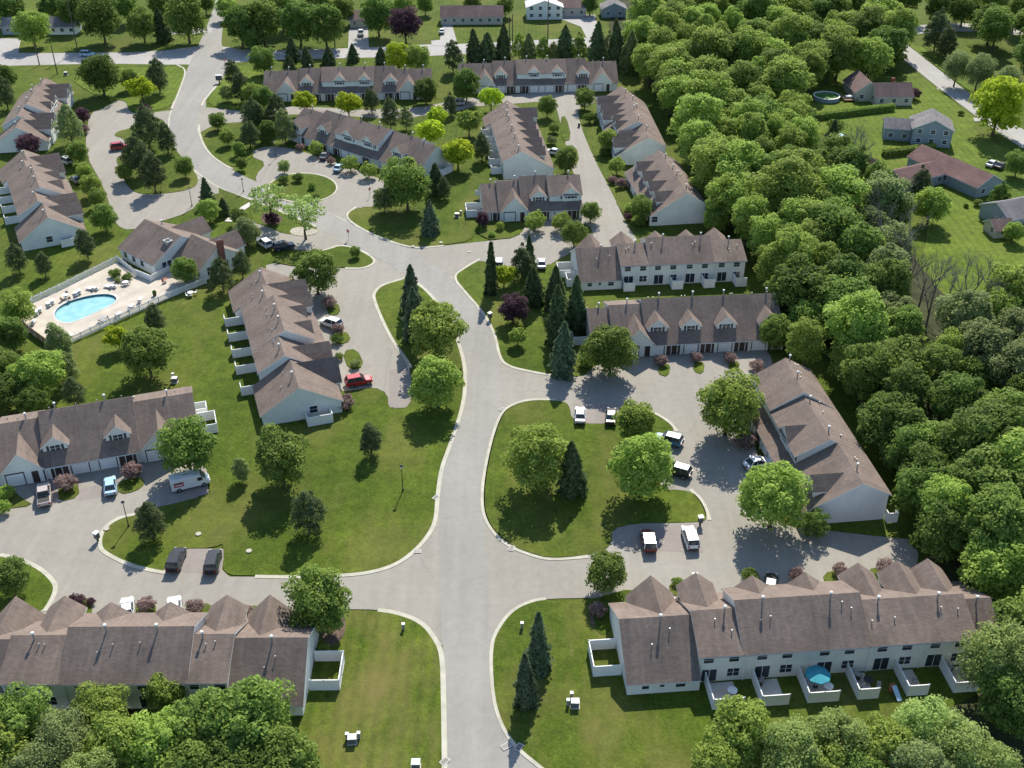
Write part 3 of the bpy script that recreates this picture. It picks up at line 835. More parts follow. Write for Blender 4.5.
add('TL1', 'townhouse_row', 'farther of the two townhouse rows left of the pool side lot', -80, (-131.8, 308.2), 5.2, 0,
    [('E', 0, 8.5, .3), ('L', 8.5, 15, .2), ('H', 15, 27, .1), ('L', 27, 33.5, .1), ('E', 33.5, 41, .2)],
    [(5, 'P'), (9.5, 'P'), (17, 'A'), (22.5, 'A'), (29.8, 'P'), (34.8, 'P')])
add('TL2', 'townhouse_row', 'nearer of the two townhouse rows left of the pool side lot, above the pool', -63.3, (-117, 252.3), 5.2, 0,
    [('E', 0, 8.8, .2), ('L', 8.8, 15, .15), ('H', 15, 29.7, .1), ('L', 29.7, 35.8, .1), ('E', 35.8, 44.3, .3)],
    [(5, 'P'), (11, 'P'), (18.4, 'A'), (24.6, 'A'), (32, 'P'), (37.6, 'P')], endwin=((44.3, 3, 4.4, 1.0),))
add('MR1', 'townhouse_row', 'townhouse row right of the tall spruces, its cream back wall facing the viewer', 5.4, (13.2, 193.3), 0, 0,
    [('E', 0, 8.3, 0), ('N', 8.3, 14, 0), ('H', 14, 26.7, 0), ('N', 26.7, 33.2, 0)],
    [(4, 'G'), (10.4, 'P'), (17, 'A'), (23.4, 'A'), (29.8, 'P')])
add('MR2', 'townhouse_row', 'townhouse row with three dormers over white garages, below the long cream back wall', 185.4, (47.8, 177.3), 4.6, 0,
    [('M', 0, 24.6, -.05), ('N', 24.6, 30.5, 0), ('E', 30.5, 34.4, 0)],
    [(2.4, 'D'), (10.2, 'D'), (16.6, 'D'), (22.6, 'D'), (26.4, 'G')])

# pool house
PROF['KA'] = dict(r=(0, 2.8), k=(7, 6.5), f=(14, 2.8))
PROF['KB'] = dict(r=(4.5, 2.8), k=(9.6, 6.0), f=(14.8, 2.8))
def house(name, label, base, ang, blocks, sid, roofm, cat='house', group=None, chimney=None):
    """blocks: (s0, s1, t0, t1, eave, ridge, axis) in the house frame"""
    t = thing(name, label, cat, (base[0], base[1], .05), radians(ang), group)
    for s0, s1, t0, t1, ev, rg, ax in blocks:
        mb = MB(); rb = MB(); oh = .45
        if ax == 'x':
            tm = (t0 + t1) / 2; sl = (rg - ev) / (tm - t0)
            prism(mb, [(t0, 0), (t0, ev - .1), (tm, rg - .1), (t1, ev - .1), (t1, 0)], s0, s1, sid)
            slab(rb, tm, rg, t0 - oh, ev - oh * sl, s0, s1, roofm, M['trim'], .3, .3)
            slab(rb, tm, rg + .002, t1 + oh, ev - oh * sl, s0, s1, roofm, M['trim'], .3, .3)
        else:
            sm = (s0 + s1) / 2; sl = (rg - ev) / (sm - s0)
            prism(mb, [(s0, 0), (s0, ev - .1), (sm, rg - .1), (s1, ev - .1), (s1, 0)], t0, t1, sid)
            slab(rb, sm, rg, s0 - oh, ev - oh * sl, t0, t1, roofm, M['trim'], .3, .3)
            slab(rb, sm, rg + .002, s1 + oh, ev - oh * sl, t0, t1, roofm, M['trim'], .3, .3)
            for m_ in (mb, rb): m_.v = [(b, a_, c) for a_, b, c in m_.v]
        mb.build('wall', t)
        rf = rb.build('roof', t)
        new('vent_pipe', svent_mesh(), rf, ((s0 + s1) / 2 + .8, (t0 + t1) / 2 + .4, rg - .3))
        nwin = max(1, int((s1 - s0) / 3))
        for j in range(nwin):
            s = s0 + (j + .5) * (s1 - s0) / nwin
            window(t, s, t0, 1.0, 1.2, 1.1, -1)
            if ev > 4: window(t, s, t0, 3.4, 1.2, 1.1, -1)
        tm = (t0 + t1) / 2
        window(t, s0, tm - 1.2, 1.1, 1.1, 1.1, 2); window(t, s1, tm + 1.2, 1.1, 1.1, 1.1, 3)
    if chimney:
        cb = MB(); cx, cy, ch = chimney
        cb.box(cx - .4, cx + .4, cy - .4, cy + .4, 0, ch, M['brick']); cb.box(cx - .47, cx + .47, cy - .47, cy + .47, ch - .3, ch - .1, M['brick'])
        cb.build('chimney', t)
    return t

add('CL', 'pool_house', 'brown roofed pool house with a red brick chimney above the swimming pool', -41, (-81.1, 206.5), 0, 0,
    [('KA', 0, 12.5, 0), ('KB', 12.5, 21.4, 0)], [], None, 'x', False, rearwin=False, vents=False)
cl = [o for o in col.objects if o.name == 'pool_house'][0]
cl['category'] = 'pool house'
for s in (2, 5, 8): window(cl, s, 0, .9, 1.2, 1.3, -1)
for t_ in (6.6, 8.4, 10.9, 12.7): window(cl, 21.4, t_, .8, .9, 1.7, 3)
for t_ in (2.2, 3.4): window(cl, 12.5, t_, .9, 1.0, 1.5, 3)
for s in (4.5, 15.5):
    mb = MB(); f0 = 17.5 if s < 10 else 18.0
    pr = PROF['KA'] if s < 10 else PROF['KB']
    mb.solid([(s - 2.4, f0, 0), (s + 2.4, f0, 0), (s + 2.4, f0, 2.6), (s, f0, 4.9), (s - 2.4, f0, 2.6), (s - 2.4, 11, 0), (s + 2.4, 11, 0), (s + 2.4, 12, 2.6), (s, 9.6, 4.9), (s - 2.4, 12, 2.6)],
             [(0, 1, 2, 3, 4), (1, 6, 7, 2), (0, 4, 9, 5), (4, 3, 8, 9), (3, 2, 7, 8)], M['siding'])
    d = mb.build('front_gable', cl)
    rb = MB(); slab(rb, s, 5.0, s - 2.8, 2.32, 9.6, f0, M['roof'], M['trim'], 0, .3); slab(rb, s, 5.0, s + 2.8, 2.32, 9.6, f0, M['roof'], M['trim'], 0, .3)
    rb.v = [(b, a_, c) for a_, b, c in rb.v]
    rb.build('gable_roof', d)
cb = MB(); cb.box(21.42, 22.2, 9.2, 10.4, 0, 7.4, M['brick']); cb.box(21.36, 22.26, 9.14, 10.46, 7.0, 7.2, M['brick']); cb.box(21.6, 22.0, 9.4, 10.2, 7.4, 7.55, M['metal_dark'])
cb.build('chimney', cl)
for s, t_ in ((5.5, 5.6), (8.6, 4.4), (10.8, 5.6), (15.5, 8.2), (3.4, 8.6)):
    new('vent_pipe', svent_mesh() if s != 3.4 else vent_mesh(), cl, (s, t_, (2.8 + 3.7 * min(t_, 14 - t_) / 7) if s < 12 else 5.2))
mb = MB(); mb.box(-.9, .9, -.7, .7, 0, .9, M['metal_grey']); mb.cyl(0, 0, .9, 1.0, .5, .5, M['metal_dark'], 14)
mb.build('roof_air_unit', cl, (10.9, 4.9, 4.9)); 

def gp(px, py, z=0): p = G(px, py, z); return (p.x, p.y)
house('house', 'tan house with a mauve roof beside the round garden pool', gp(874.5, 106.5), 2, [(0, 10.5, 0, 7.5, 3.0, 5.6, 'x'), (-4.5, 2.6, 4, 15.5, 3.0, 5.8, 'y')], M['siding_tan'], M['roof_mauve'], chimney=(6.2, 6, 6.2))
house('house', 'blue grey two storey house with a grey roof between two hedges', gp(908, 145.5), -13, [(.6, 10.2, 0, 9, 4.8, 7.2, 'y'), (-6.2, .7, 2.5, 8.5, 3.6, 5.2, 'x')], M['siding_blue'], M['roof_grey'])
house('house', 'long low house with a red roof below the blue grey house', gp(975, 199), 27, [(0, 8.2, 0, 22, 3.0, 5.2, 'y'), (-13, .1, 10, 17, 2.9, 4.6, 'x')], M['siding_blue'], M['roof_red'])
house('house', 'grey roofed blue house cut by the right edge', gp(1006, 233), 20, [(0, 12, 0, 9, 3.2, 5.4, 'x')], M['siding_blue'], M['roof_grey'])
house('shed', 'small garden shed with a dark roof beside the house at the right edge', gp(993, 239), 8, [(0, 4.2, 0, 4.6, 2.2, 3.6, 'x')], M['siding_tan'], M['roof_mauve'], 'shed')
house('house', 'small white house beside the bright tree above the top road at far left', gp(49.5, 35), 3, [(0, 9, 0, 7, 2.9, 5.2, 'x')], M['siding_white'], M['roof_grey'])
house('house', 'pale blue house half behind the bright tree in the top left corner', gp(3, 35), 3, [(0, 7.5, 0, 7, 2.9, 5.0, 'x')], M['siding_blue'], M['roof_grey'])
house('house', 'long low grey house with a wide lawn above the top road', gp(441, 25), 1, [(0, 21.5, 0, 8, 3.0, 5.6, 'x')], M['siding_tan'], M['roof_mauve'])
house('house', 'white house with a pale roof at the top edge beside the wide driveway', gp(527, 20), 2, [(0, 12.5, 0, 9, 4.4, 6.6, 'y')], M['siding_white'], plain('pale_roof', (.5, .49, .47), .8))
house('house', 'brown house at the top edge right of the white house', gp(558, 17), 2, [(0, 10, 0, 9, 3.4, 5.6, 'x')], M['siding_tan'], M['roof_mauve'])
house('house', 'small blue house at the top edge beside the tall forest trees', gp(602, 18), 2, [(0, 8.5, 0, 7, 3.2, 5.2, 'y')], M['siding_blue'], M['roof_grey'])
house('house', 'brown roofed house at the top edge behind the short driveway with a white truck', gp(350, 28), 2, [(0, 7, 0, 8, 3.0, 5.0, 'x')], M['siding_tan'], M['roof_mauve'])

# ------------------------------------------------------------------ patio fences
def fence(label, pts, h=1.75, m=None, group=None, name='patio_fence', gap=2.3, cat='fence', picket=False):
    m = m or M['vinyl']
    o = Vector((pts[0][0], pts[0][1], .1))
    t = thing(name, label, cat, o, 0, group)
    posts = []
    for a, b in zip(pts[:-1], pts[1:]):
        a = Vector((a[0], a[1], 0)); b = Vector((b[0], b[1], 0)); d = b - a; L = d.length; d.normalize(); q = Vector((-d.y, d.x, 0)) * .04
        mb = MB()
        A = a - Vector((o.x, o.y, 0)); B = b - Vector((o.x, o.y, 0))
        if picket:
            e = d * .045
            for i in range(int(L / .2)):
                c = A + d * (i + .5) * .2
                mb.solid([tuple(p)[:2] + (z,) for z in (.08, h - .06) for p in (c + q * .5 + e, c + q * .5 - e, c - q * .5 - e, c - q * .5 + e)], [(4, 5, 6, 7), (0, 1, 5, 4), (1, 2, 6, 5), (2, 3, 7, 6), (3, 0, 4, 7)], m)
        for z0, z1, k in ((h - .3, h - .2, .9), (.2, .3, .9)) if picket else ((.06, h - .12, 1.0), (h - .12, h - .02, 1.5), (.02, .1, 1.5)):
            mb.solid([A + q * k, B + q * k, B - q * k, A - q * k] and [tuple(p)[:2] + (z,) for z in (z0, z1) for p in (A + q * k, B + q * k, B - q * k, A - q * k)],
                     [(3, 2, 1, 0), (4, 5, 6, 7), (0, 1, 5, 4), (1, 2, 6, 5), (2, 3, 7, 6), (3, 0, 4, 7)], m)
        mb.build('panel', t)
        n = max(1, round(L / gap))
        for i in range(n + 1): posts.append(A.lerp(B, i / n))
    seen = []
    for p in posts:
        if any((p - s).length < .2 for s in seen): continue
        seen.append(p)
        def fn(mb): mb.box(-.07, .07, -.07, .07, 0, h, M['trim']); mb.solid([(-.1, -.1, h), (.1, -.1, h), (.1, .1, h), (-.1, .1, h), (0, 0, h + .1)], [(0, 1, 4), (1, 2, 4), (2, 3, 4), (3, 0, 4), (3, 2, 1, 0)], M['trim'])
        new('post', shared(('post', h), fn), t, (p.x, p.y, 0))
    return t

ORD = ['first', 'second', 'third', 'fourth', 'fifth', 'sixth', 'seventh', 'eighth', 'ninth', 'tenth', 'eleventh', 'twelfth', 'thirteenth', 'fourteenth', 'fifteenth', 'sixteenth', 'seventeenth', 'eighteenth', 'nineteenth', 'twentieth']
def patios(key, ss, out, along, where, order, h=1.75, t0=0.0):
    L = ROW[key]
    for i, s in enumerate(ss):
        al = along[i] if isinstance(along, list) else along
        fence('white patio fence behind the %s, %s from %s' % (where, ORD[i], order), [L(s, t0 - .15), L(s, t0 - out), L(s + al, t0 - out)], h, None, 'patio fences along the ' + where)
        mb = MB(); mb.box(min(.2, al + .2) if al > 0 else al + .2, al - .2 if al > 0 else -.2, -out + .3, -.3, 0, .07, M['concrete'])
        structure(mb.build('patio_slab', None, L(s, t0, .12), L.a))
patios('BR', [9.6, 15.4, 21, 27, 33, 38.7], 4.2, [3.6, 3.2, 3.6, 2.4, 2.4, 2.8], 'bottom right row', 'its left end')
patios('MR1', [8.6, 18.2, 24.6, 31], 2.4, 2.1, 'row right of the tall spruces', 'its left end', 1.9)
patios('LM', [10, 15.8, 21.8, 27.6, 34.6], 3.4, -1.6, 'row beside the middle lot', 'its far end')
patios('C1', [8.6, 13.8, 19, 24.2, 29.6, 35.2], 2.6, -1.4, 'row left of the narrow lane', 'its far end', 1.9)
patios('TL2', [10, 16, 22, 28.5], 3.0, -1.5, 'row above the pool', 'its far end')
def yard(key, pts, label, h=1.75):
    L = ROW[key]; fence(label, [L(*p) for p in pts], h)
yard('BL', [(43.3, 7.2), (46.8, 7.2), (46.8, 2.6), (43.3, 2.6)], 'white fence around the side patio at the right end of the bottom left row')
yard('BR', [(-.2, 6.3), (-3.5, 6.3), (-3.5, 2.0), (-.2, 2.0)], 'white fence around the side patio at the left end of the bottom right row')
yard('ML', [(-.2, 7.5), (-3.0, 7.5), (-3.0, 3.6), (-.2, 3.6)], 'white fence around the side patio behind the big maple above the white van')
yard('ML', [(-.2, 2.5), (-1.9, 2.5), (-1.9, .4), (-.2, .4)], 'small white fence at the back corner of the row with the white van')
yard('LM', [(44.9, 5.6), (47.2, 5.6), (47.2, 9.6), (44.9, 9.6)], 'white fence around the deck on the near gable of the row beside the middle lot')
yard('TL2', [(44.4, 6.4), (46.2, 6.4), (46.2, 8.9), (44.4, 8.9)], 'small white fence on the near gable of the row above the pool')
yard('B8', [(-.2, 2.4), (-2.6, 2.4), (-2.6, 6.4), (-.2, 6.4)], 'white fence around the deck at the right end of the slanting row')
yard('MR1', [(-.2, 8.2), (-3.4, 8.2), (-3.4, 4.6), (-.2, 4.6)], 'upper white side fence at the left end of the row right of the spruces')
yard('MR1', [(-.2, 3.6), (-2.2, 3.6), (-2.2, .6), (-.2, .6)], 'lower white side fence at the left end of the row right of the spruces')
yard('MR2', [(34.6, 3.4), (37.2, 3.4), (37.2, 7.4), (34.6, 7.4)], 'white side fence between the big round tree and the spruces')
yard('C2', [(22.2, 5.0), (25.6, 5.0), (25.6, 9.2), (22.2, 9.2)], 'white side fence at the left end of the short row with clipped bushes')
yard('RB', [(-.1, -.2), (-.9, -.2), (-.9, -1.6), (-.1, -1.6)], 'small white fence at the back corner of the plain grey gable')
yard('CR2', [(25.6, 5.2), (27.2, 5.2), (27.2, 7.4), (25.6, 7.4)], 'small white balcony fence in the corner between two rows by the lane')

# ------------------------------------------------------------------ vehicles
def ring_rect(x, hw, z0, z1, r=.12):
    return [(x, -hw + r, z0), (x, hw - r, z0), (x, hw, z0 + r), (x, hw, z1 - r), (x, hw - r * 1.2, z1), (x, -hw + r * 1.2, z1), (x, -hw, z1 - r), (x, -hw, z0 + r)]
CARS = {
    'sedan': dict(st=[(-2.3, .72, .42, .78), (-2.2, .84, .3, .93), (-1.3, .9, .22, .98), (0, .9, .22, .95), (1.1, .9, .22, .93), (1.95, .85, .25, .8), (2.27, .7, .38, .64)],
                  cab=[(-1.75, .94), (-1.0, 1.42), (.25, 1.42), (1.1, .9)], w0=.84, w1=.66, r=.32, ax=(-1.35, 1.4)),
    'suv': dict(st=[(-2.3, .8, .45, .95), (-2.22, .9, .34, 1.06), (-1.2, .94, .28, 1.08), (.1, .94, .28, 1.06), (1.1, .94, .28, 1.04), (2.0, .9, .32, .95), (2.3, .76, .45, .78)],
                cab=[(-2.2, 1.04), (-1.85, 1.72), (.3, 1.74), (1.15, 1.0)], w0=.88, w1=.74, r=.36, ax=(-1.38, 1.42)),
    'pickup': dict(st=[(-2.75, .84, .5, 1.0), (-2.7, .93, .4, 1.08), (-.9, .96, .34, 1.08), (.1, .96, .34, 1.08), (1.2, .96, .34, 1.08), (2.3, .93, .38, 1.0), (2.65, .8, .5, .82)],
                   cab=[(-.95, 1.06), (-.75, 1.78), (.55, 1.8), (1.3, 1.06)], w0=.9, w1=.76, r=.38, ax=(-1.75, 1.65)),
    'van': dict(st=[(-2.85, .9, .4, 2.1), (-2.8, .98, .32, 2.25), (-1.0, 1.0, .3, 2.3), (1.0, 1.0, .3, 2.26), (1.55, .97, .3, 2.1), (2.2, .95, .32, 1.3), (2.75, .9, .36, 1.0), (2.85, .78, .45, .8)],
                cab=None, r=.37, ax=(-1.8, 1.85)),
}
def wheel_mesh(r):
    def fn(mb):
        def cy(y0, y1, ra, m):
            n = 14; mb.loft([[(ra * cos(2 * pi * q / n), y, ra * sin(2 * pi * q / n)) for q in range(n)] for y in (y0, y1)], m)
        cy(-.11, .11, r, M['tyre']); cy(-.125, .125, r * .62, M['rim'])
    return shared(('wheel', r), fn)
def car(kind, paint, px, py, hx, hy, label, cat='car', roof=None, name=None):
    c = CARS[kind]
    p = G(px, py, .1); q = G(hx, hy, .1)
    a = atan2(q.y - p.y, q.x - p.x)
    t = thing(name or {'sedan': 'parked_car', 'suv': 'parked_car', 'pickup': 'pickup_truck', 'van': 'cargo_van'}[kind], label, cat, (p.x, p.y, .13), a, 'cars parked around the lots')
    mb = MB(); mb.loft([ring_rect(*s) for s in c['st']], paint)
    if kind == 'pickup': mb.box(-2.55, -1.05, -.78, .78, 1.085, 1.095, M['metal_dark'])
    mb.box(c['st'][0][0] - .06, c['st'][0][0] + .3, -.7, .7, .4, .58, M['metal_dark']); mb.box(c['st'][-1][0] - .3, c['st'][-1][0] + .05, -.66, .66, .4, .55, M['metal_dark'])
    mb.build('body', t)
    fx = c['st'][-1][0]; rx = c['st'][0][0]
    if c['cab']:
        (x0, z0), (x1, z1), (x2, z2), (x3, z3) = c['cab']; w0, w1 = c['w0'], c['w1']
        g = MB(); g.solid([(x0, -w0, z0), (x3, -w0, z3), (x3, w0, z3), (x0, w0, z0), (x1, -w1, z1), (x2, -w1, z2), (x2, w1, z2), (x1, w1, z1)],
                          [(0, 1, 5, 4), (1, 2, 6, 5), (2, 3, 7, 6), (3, 0, 4, 7), (3, 2, 1, 0), (4, 5, 6, 7)], M['glass'])
        g.build('windows', t)
        r = MB(); r.loft([[(x1 - .06, -w1 + .03, z1 - .02), (x1 - .06, w1 - .03, z1 - .02), (x1 - .02, w1 - .08, z1 + .05), (x1 - .02, -w1 + .08, z1 + .05)], [(x2 + .04, -w1 + .03, z2 - .02), (x2 + .04, w1 - .03, z2 - .02), (x2 - .02, w1 - .08, z2 + .05), (x2 - .02, -w1 + .08, z2 + .05)]], roof or paint)
        for sx in (-1, 1):
            r.tube([(x3, sx * w0, z3), (x2, sx * w1, z2)], .05, roof or paint, 5); r.tube([(x0, sx * w0, z0), (x1, sx * w1, z1)], .06, roof or paint, 5)
            xm = (x1 + x2) / 2 - .1; r.tube([(xm, sx * (w0 + .01), z0), (xm, sx * (w1 + .01), z1)], .045, roof or paint, 5)
        r.build('roof', t)
    else:
        g = MB(); g.solid([(1.56, -.86, 2.06), (1.56, .86, 2.06), (2.24, .84, 1.31), (2.24, -.84, 1.31)], [(0, 1, 2, 3)], M['glass'])
        g.v = [(x + .03, y, z + .04) for x, y, z in g.v]; g.build('windscreen', t)
        for sx in (-1, 1):
            s = MB(); s.box(1.0, 1.75, sx * .99 - .02, sx * .99 + .02, 1.3, 1.9, M['glass']); s.build('side_window', t)
        lg = MB()
        lg.box(-2.4, -1.0, -1.02, -1.005, 1.0, 1.75, M['red_paint']); lg.box(-2.3, -1.1, -1.03, -1.021, 1.5, 1.72, M['metal_dark'])
        for k in range(4): lg.box(-2.2 + k * .27, -2.02 + k * .27, -1.035, -1.022, 1.2, 1.45, M['white_plastic'])
        lg.build('side_lettering', t)
        rk = MB(); rk.tube([(-1.2, -.5, 2.36), (.6, -.5, 2.36)], .05, M['trim'], 6); rk.tube([(-1.2, .5, 2.36), (.6, .5, 2.36)], .05, M['trim'], 6); rk.build('roof_rack', t)
    for x in c['ax']:
        for sy in (-1, 1): new('wheel', wheel_mesh(c['r']), t, (x, sy * (c['st'][2][1] - .1), c['r'] - .02))
    lm = shared('headlight', lambda m: m.box(-.06, .06, -.17, .17, -.08, .08, M['lamp'])); tm = shared('tail_light', lambda m: m.box(-.06, .06, -.12, .12, -.12, .12, M['tail']))
    zf = (c['st'][-1][2] + c['st'][-1][3]) / 2 + .1; zr = .85 if kind != 'van' else 1.1
    for sy in (-1, 1):
        new('headlight', lm, t, (fx - .05, sy * (c['st'][-1][1] - .14), zf)); new('tail_light', tm, t, (rx - .0, sy * (c['st'][0][1] - .1), zr))
    return t
PT = {k: glossy('paint_' + k, v) for k, v in dict(white=(.70, .70, .69), black=(.012, .013, .016), silver=(.42, .42, .42), tan=(.42, .36, .33), red=(.42, .015, .02), blue=(.35, .52, .62), navy=(.02, .03, .06), teal=(.06, .22, .30), brown=(.16, .05, .04), grey=(.12, .125, .13)).items()}
car('suv', PT['blue'], 88, 56, 100, 56, 'pale blue car driving along the road at the top left', name='moving_car')
car('suv', PT['red'], 120, 149, 128, 148, 'red car parked at the dark pines beside the pool side lot')
car('suv', PT['silver'], 66, 163, 58, 159.5, 'silver car half under the tree at the top left row')
car('sedan', PT['grey'], 76, 182, 68, 177, 'dark grey car among the bushes of the row above the pool')
car('pickup', PT['white'], 361, 35, 361, 22, 'white truck on the short driveway above the top road', 'truck')
car('sedan', PT['white'], 442, 33, 444, 24, 'white car on the driveway of the long low grey house')
car('suv', PT['silver'], 457, 105, 452, 105, 'silver car under the trees at the end of the back lane')
car('suv', PT['white'], 265, 246, 256, 239.5, 'white car parked nose in beside the pool house strip')
car('suv', PT['navy'], 284, 249, 296, 246.5, 'dark blue car in the tree shade at the pool house parking')
car('suv', PT['white'], 331, 326, 320, 322.5, 'large white car in front of the row by the middle lot')
car('suv', PT['red'], 359, 384, 370, 382, 'bright red car at the near end of the middle lot')
car('suv', PT['white'], 499, 266, 499.4, 256, 'white car half hidden by the narrow spruce on the upper lane')
car('sedan', PT['white'], 541.5, 266, 541, 254, 'white car on the upper lane right of the dark pine')
car('sedan', PT['white'], 580, 418, 580, 406, 'white sedan at the top edge of the central island')
car('sedan', PT['black'], 611, 419, 612, 406, 'black sedan with a shining roof right of the white sedan', roof=PT['grey'])
car('suv', PT['teal'], 668, 443, 656, 440, 'teal blue car parked beside the central island trees')
car('suv', PT['black'], 676, 474, 665, 471, 'black car below the teal car beside the central island', roof=PT['grey'])
car('suv', PT['brown'], 648, 544, 645, 530, 'dark red car with a pale roof in tree shade below the island', roof=PT['white'])
car('suv', PT['white'], 690, 541, 685.5, 526, 'white sport utility car beside the mailbox at the right lot')
car('suv', PT['black'], 177, 563, 182, 550, 'black sport utility car in the left slot of the lawn parking bay')
car('suv', PT['black'], 213.5, 565, 216.5, 552, 'black sport utility car in the right slot of the lawn parking bay')
car('pickup', PT['tan'], 45, 498, 44.5, 486, 'tan pickup truck in the left driveway of the row with the white van', 'truck')
car('sedan', PT['blue'], 111, 489, 110.5, 476, 'light blue car at a garage of the row with the white van')
car('van', PT['white'], 191, 486, 210, 481.5, 'white work van with a red side logo under the big maple', 'van')
car('sedan', PT['white'], 128, 613, 128, 602, 'white car peeping over the bottom left roof between two gables')
car('suv', PT['white'], 175, 613, 175, 602, 'white car right of the second dark red bush behind the bottom left roof')
car('sedan', PT['black'], 770, 588, 772, 574, 'black car peeping over the bottom right roof between gables')
car('sedan', PT['white'], 757, 466, 770, 463, 'white car in front of the stepped row on the right')
car('sedan', PT['white'], 992, 166, 998, 163, 'white car beside the red roofed house')
car('sedan', PT['black'], 1001, 168, 1007, 165, 'black car right of the white one at the red roofed house')
car('sedan', PT['blue'], 339, 170, 344, 164, 'blue grey car between clipped bushes of the slanting row')
car('sedan', PT['grey'], 325, 158, 330, 152, 'dark car behind the first clipped bush of the slanting row')
car('sedan', PT['white'], 553, 154, 547, 153, 'white car in front of the row left of the narrow lane')

# ------------------------------------------------------------------ pool area
deck = [(20, 322), (34, 303), (62, 291), (110, 268), (118, 264), (137, 278), (152, 282), (186, 268), (206, 281), (180, 294), (120, 320), (72, 342), (48, 344), (34, 336)]
pc = (G(54, 314) + G(118, 304)) / 2
pool_px = [(53, 316), (57, 309), (70, 302), (86, 297.5), (102, 295), (113, 295.5), (119, 299), (117, 304), (108, 309), (95, 315), (82, 321), (71, 325), (62, 325), (55, 321)]
cp = smooth([G(86 + (p[0] - 86) * .95, 310 + (p[1] - 310) * .95) for p in pool_px], 2)
cen = sum(cp, Vector()) / len(cp)
n = len(cp)
DZ = .4
dk = [Vector((p.x, p.y, DZ)) for p in (G(*q) for q in deck)]
hole = [Vector((cen.x + (p.x - cen.x) * 1.05, cen.y + (p.y - cen.y) * 1.05, DZ)) for p in cp]
dm = MB(); dm.solid(dk + hole, [tuple(t) for t in tessellate_polygon([dk, hole])], M['deck'])
dm.solid(dk + [Vector((p.x, p.y, .0)) for p in dk], [(i, (i + 1) % len(dk), len(dk) + (i + 1) % len(dk), len(dk) + i) for i in range(len(dk))], M['concrete'])
structure(dm.build('pool_deck'))
pm = MB()
def sc_(k, z): return [Vector((cen.x + (p.x - cen.x) * k, cen.y + (p.y - cen.y) * k, z)) for p in cp]
rings = [sc_(1.1, DZ - .01), sc_(1.1, DZ + .03), sc_(1.0, DZ + .04)]
pm.loft(rings, M['concrete'], False)
structure(pm.build('pool_coping'))
pm = MB(); pm.loft([sc_(1.0, DZ + .04), sc_(1.0, .03)], M['pool_wall'], False); structure(pm.build('pool_wall'))
pm = MB(); q = sc_(1.0, .045); pm.solid(q, [tuple(t) for t in tessellate_polygon([q])], M['water']); structure(pm.build('pool_water'))
# a darker tiled band on the far wall of the basin, under the water line
FP = [(19, 323), (33, 304), (60, 291.5), (112, 265.5), (118.5, 262.5), (136, 276.5)]
fence('white fence along the lawn side behind the pool loungers', [gp(*p) for p in FP], 1.5, picket=True, name='pool_fence')
fence('white fence along the near side of the pool deck', [gp(*p) for p in [(206, 279), (206.5, 284), (178, 295), (120, 321), (72, 343.5)]], 1.4, picket=True, name='pool_fence')
fence('dark fence at the left corner of the pool deck', [gp(*p) for p in [(71, 344), (48, 346), (19, 324.5)]], 1.4, M['wood'], name='pool_fence')
fence('white fence wing joining the pool house to the pool deck', [gp(*p) for p in [(137, 277), (152, 283), (170, 273)]], 1.6, name='pool_fence')
def lounger_mesh(part):
    def fr(mb):
        for x, y in ((-.85, -.28), (-.85, .28), (.8, -.28), (.8, .28)): mb.box(x - .04, x + .04, y - .04, y + .04, 0, .3, M['trim'])
        mb.box(-.95, .9, -.34, .34, .28, .33, M['trim'])
    def se(mb): mb.box(-.3, .95, -.34, .34, .335, .42, M['white_plastic'])
    def ba(mb): mb.solid([(-.32, -.34, .34), (-.32, .34, .34), (-.95, .34, .75), (-.95, -.34, .75), (-.28, -.34, .42), (-.28, .34, .42), (-.9, .34, .83), (-.9, -.34, .83)], [(3, 2, 1, 0), (4, 5, 6, 7), (0, 1, 5, 4), (1, 2, 6, 5), (2, 3, 7, 6), (3, 0, 4, 7)], M['white_plastic'])
    return shared(part, {'frame': fr, 'seat': se, 'backrest': ba}[part])
LPOS = [(33.5, 322, 5, 'lowest of the far side pool loungers, at the left fence corner'), (36.5, 312.5, 20, 'left one of the second pair of pool loungers from the fence corner'), (40, 309.5, 20, 'right one of the second pair of pool loungers from the fence corner'),
        (48.5, 304, 30, 'left lounger of the pair just left of the pool table'), (52, 301.5, 30, 'right lounger of the pair just left of the pool table'), (75.5, 293.5, 30, 'left lounger of the pair just right of the pool table'), (79, 291.5, 30, 'right lounger of the pair just right of the pool table'),
        (90.5, 288.5, 70, 'left lounger of the pair above the middle of the pool'), (94.5, 288, 70, 'right lounger of the pair above the middle of the pool'), (108.5, 286.5, 70, 'left lounger of the pair nearest the pool shrubs'), (112.5, 286, 70, 'right lounger of the pair nearest the pool shrubs'),
        (140, 300, 5, 'large white lounger at the right end of the pool'), (131, 306.5, -10, 'white lounger on the near side of the pool, right of the others'), (118, 314.5, -10, 'white lounger on the near side of the pool by the rail'), (70, 336, 10, 'white lounger on the near side of the pool beside the feathery tree')]
for x, y, an, lb in LPOS:
    p = G(x, y, .7); t = thing('pool_lounger', 'white ' + lb if not lb.startswith(('white', 'large')) else lb, 'lounger', (p.x, p.y, DZ), radians(an + 90), 'loungers around the pool')
    for k in ('frame', 'seat', 'backrest'): new(k, lounger_mesh(k), t)
def table(px, py, lb, top=M['white_plastic'], z=DZ, r=.6, par=None):
    p = G(px, py, z)
    t = thing('patio_table', lb, 'table', (p.x, p.y, z))
    mb = MB(); mb.cyl(0, 0, .7, .75, r, r, top, 16); mb.build('tabletop', t)
    mb = MB(); mb.cyl(0, 0, 0, .05, .3, .3, M['metal_grey'], 12); mb.cyl(0, 0, .05, .7, .04, .04, M['metal_grey'], 8); mb.build('pedestal', t)
    return p
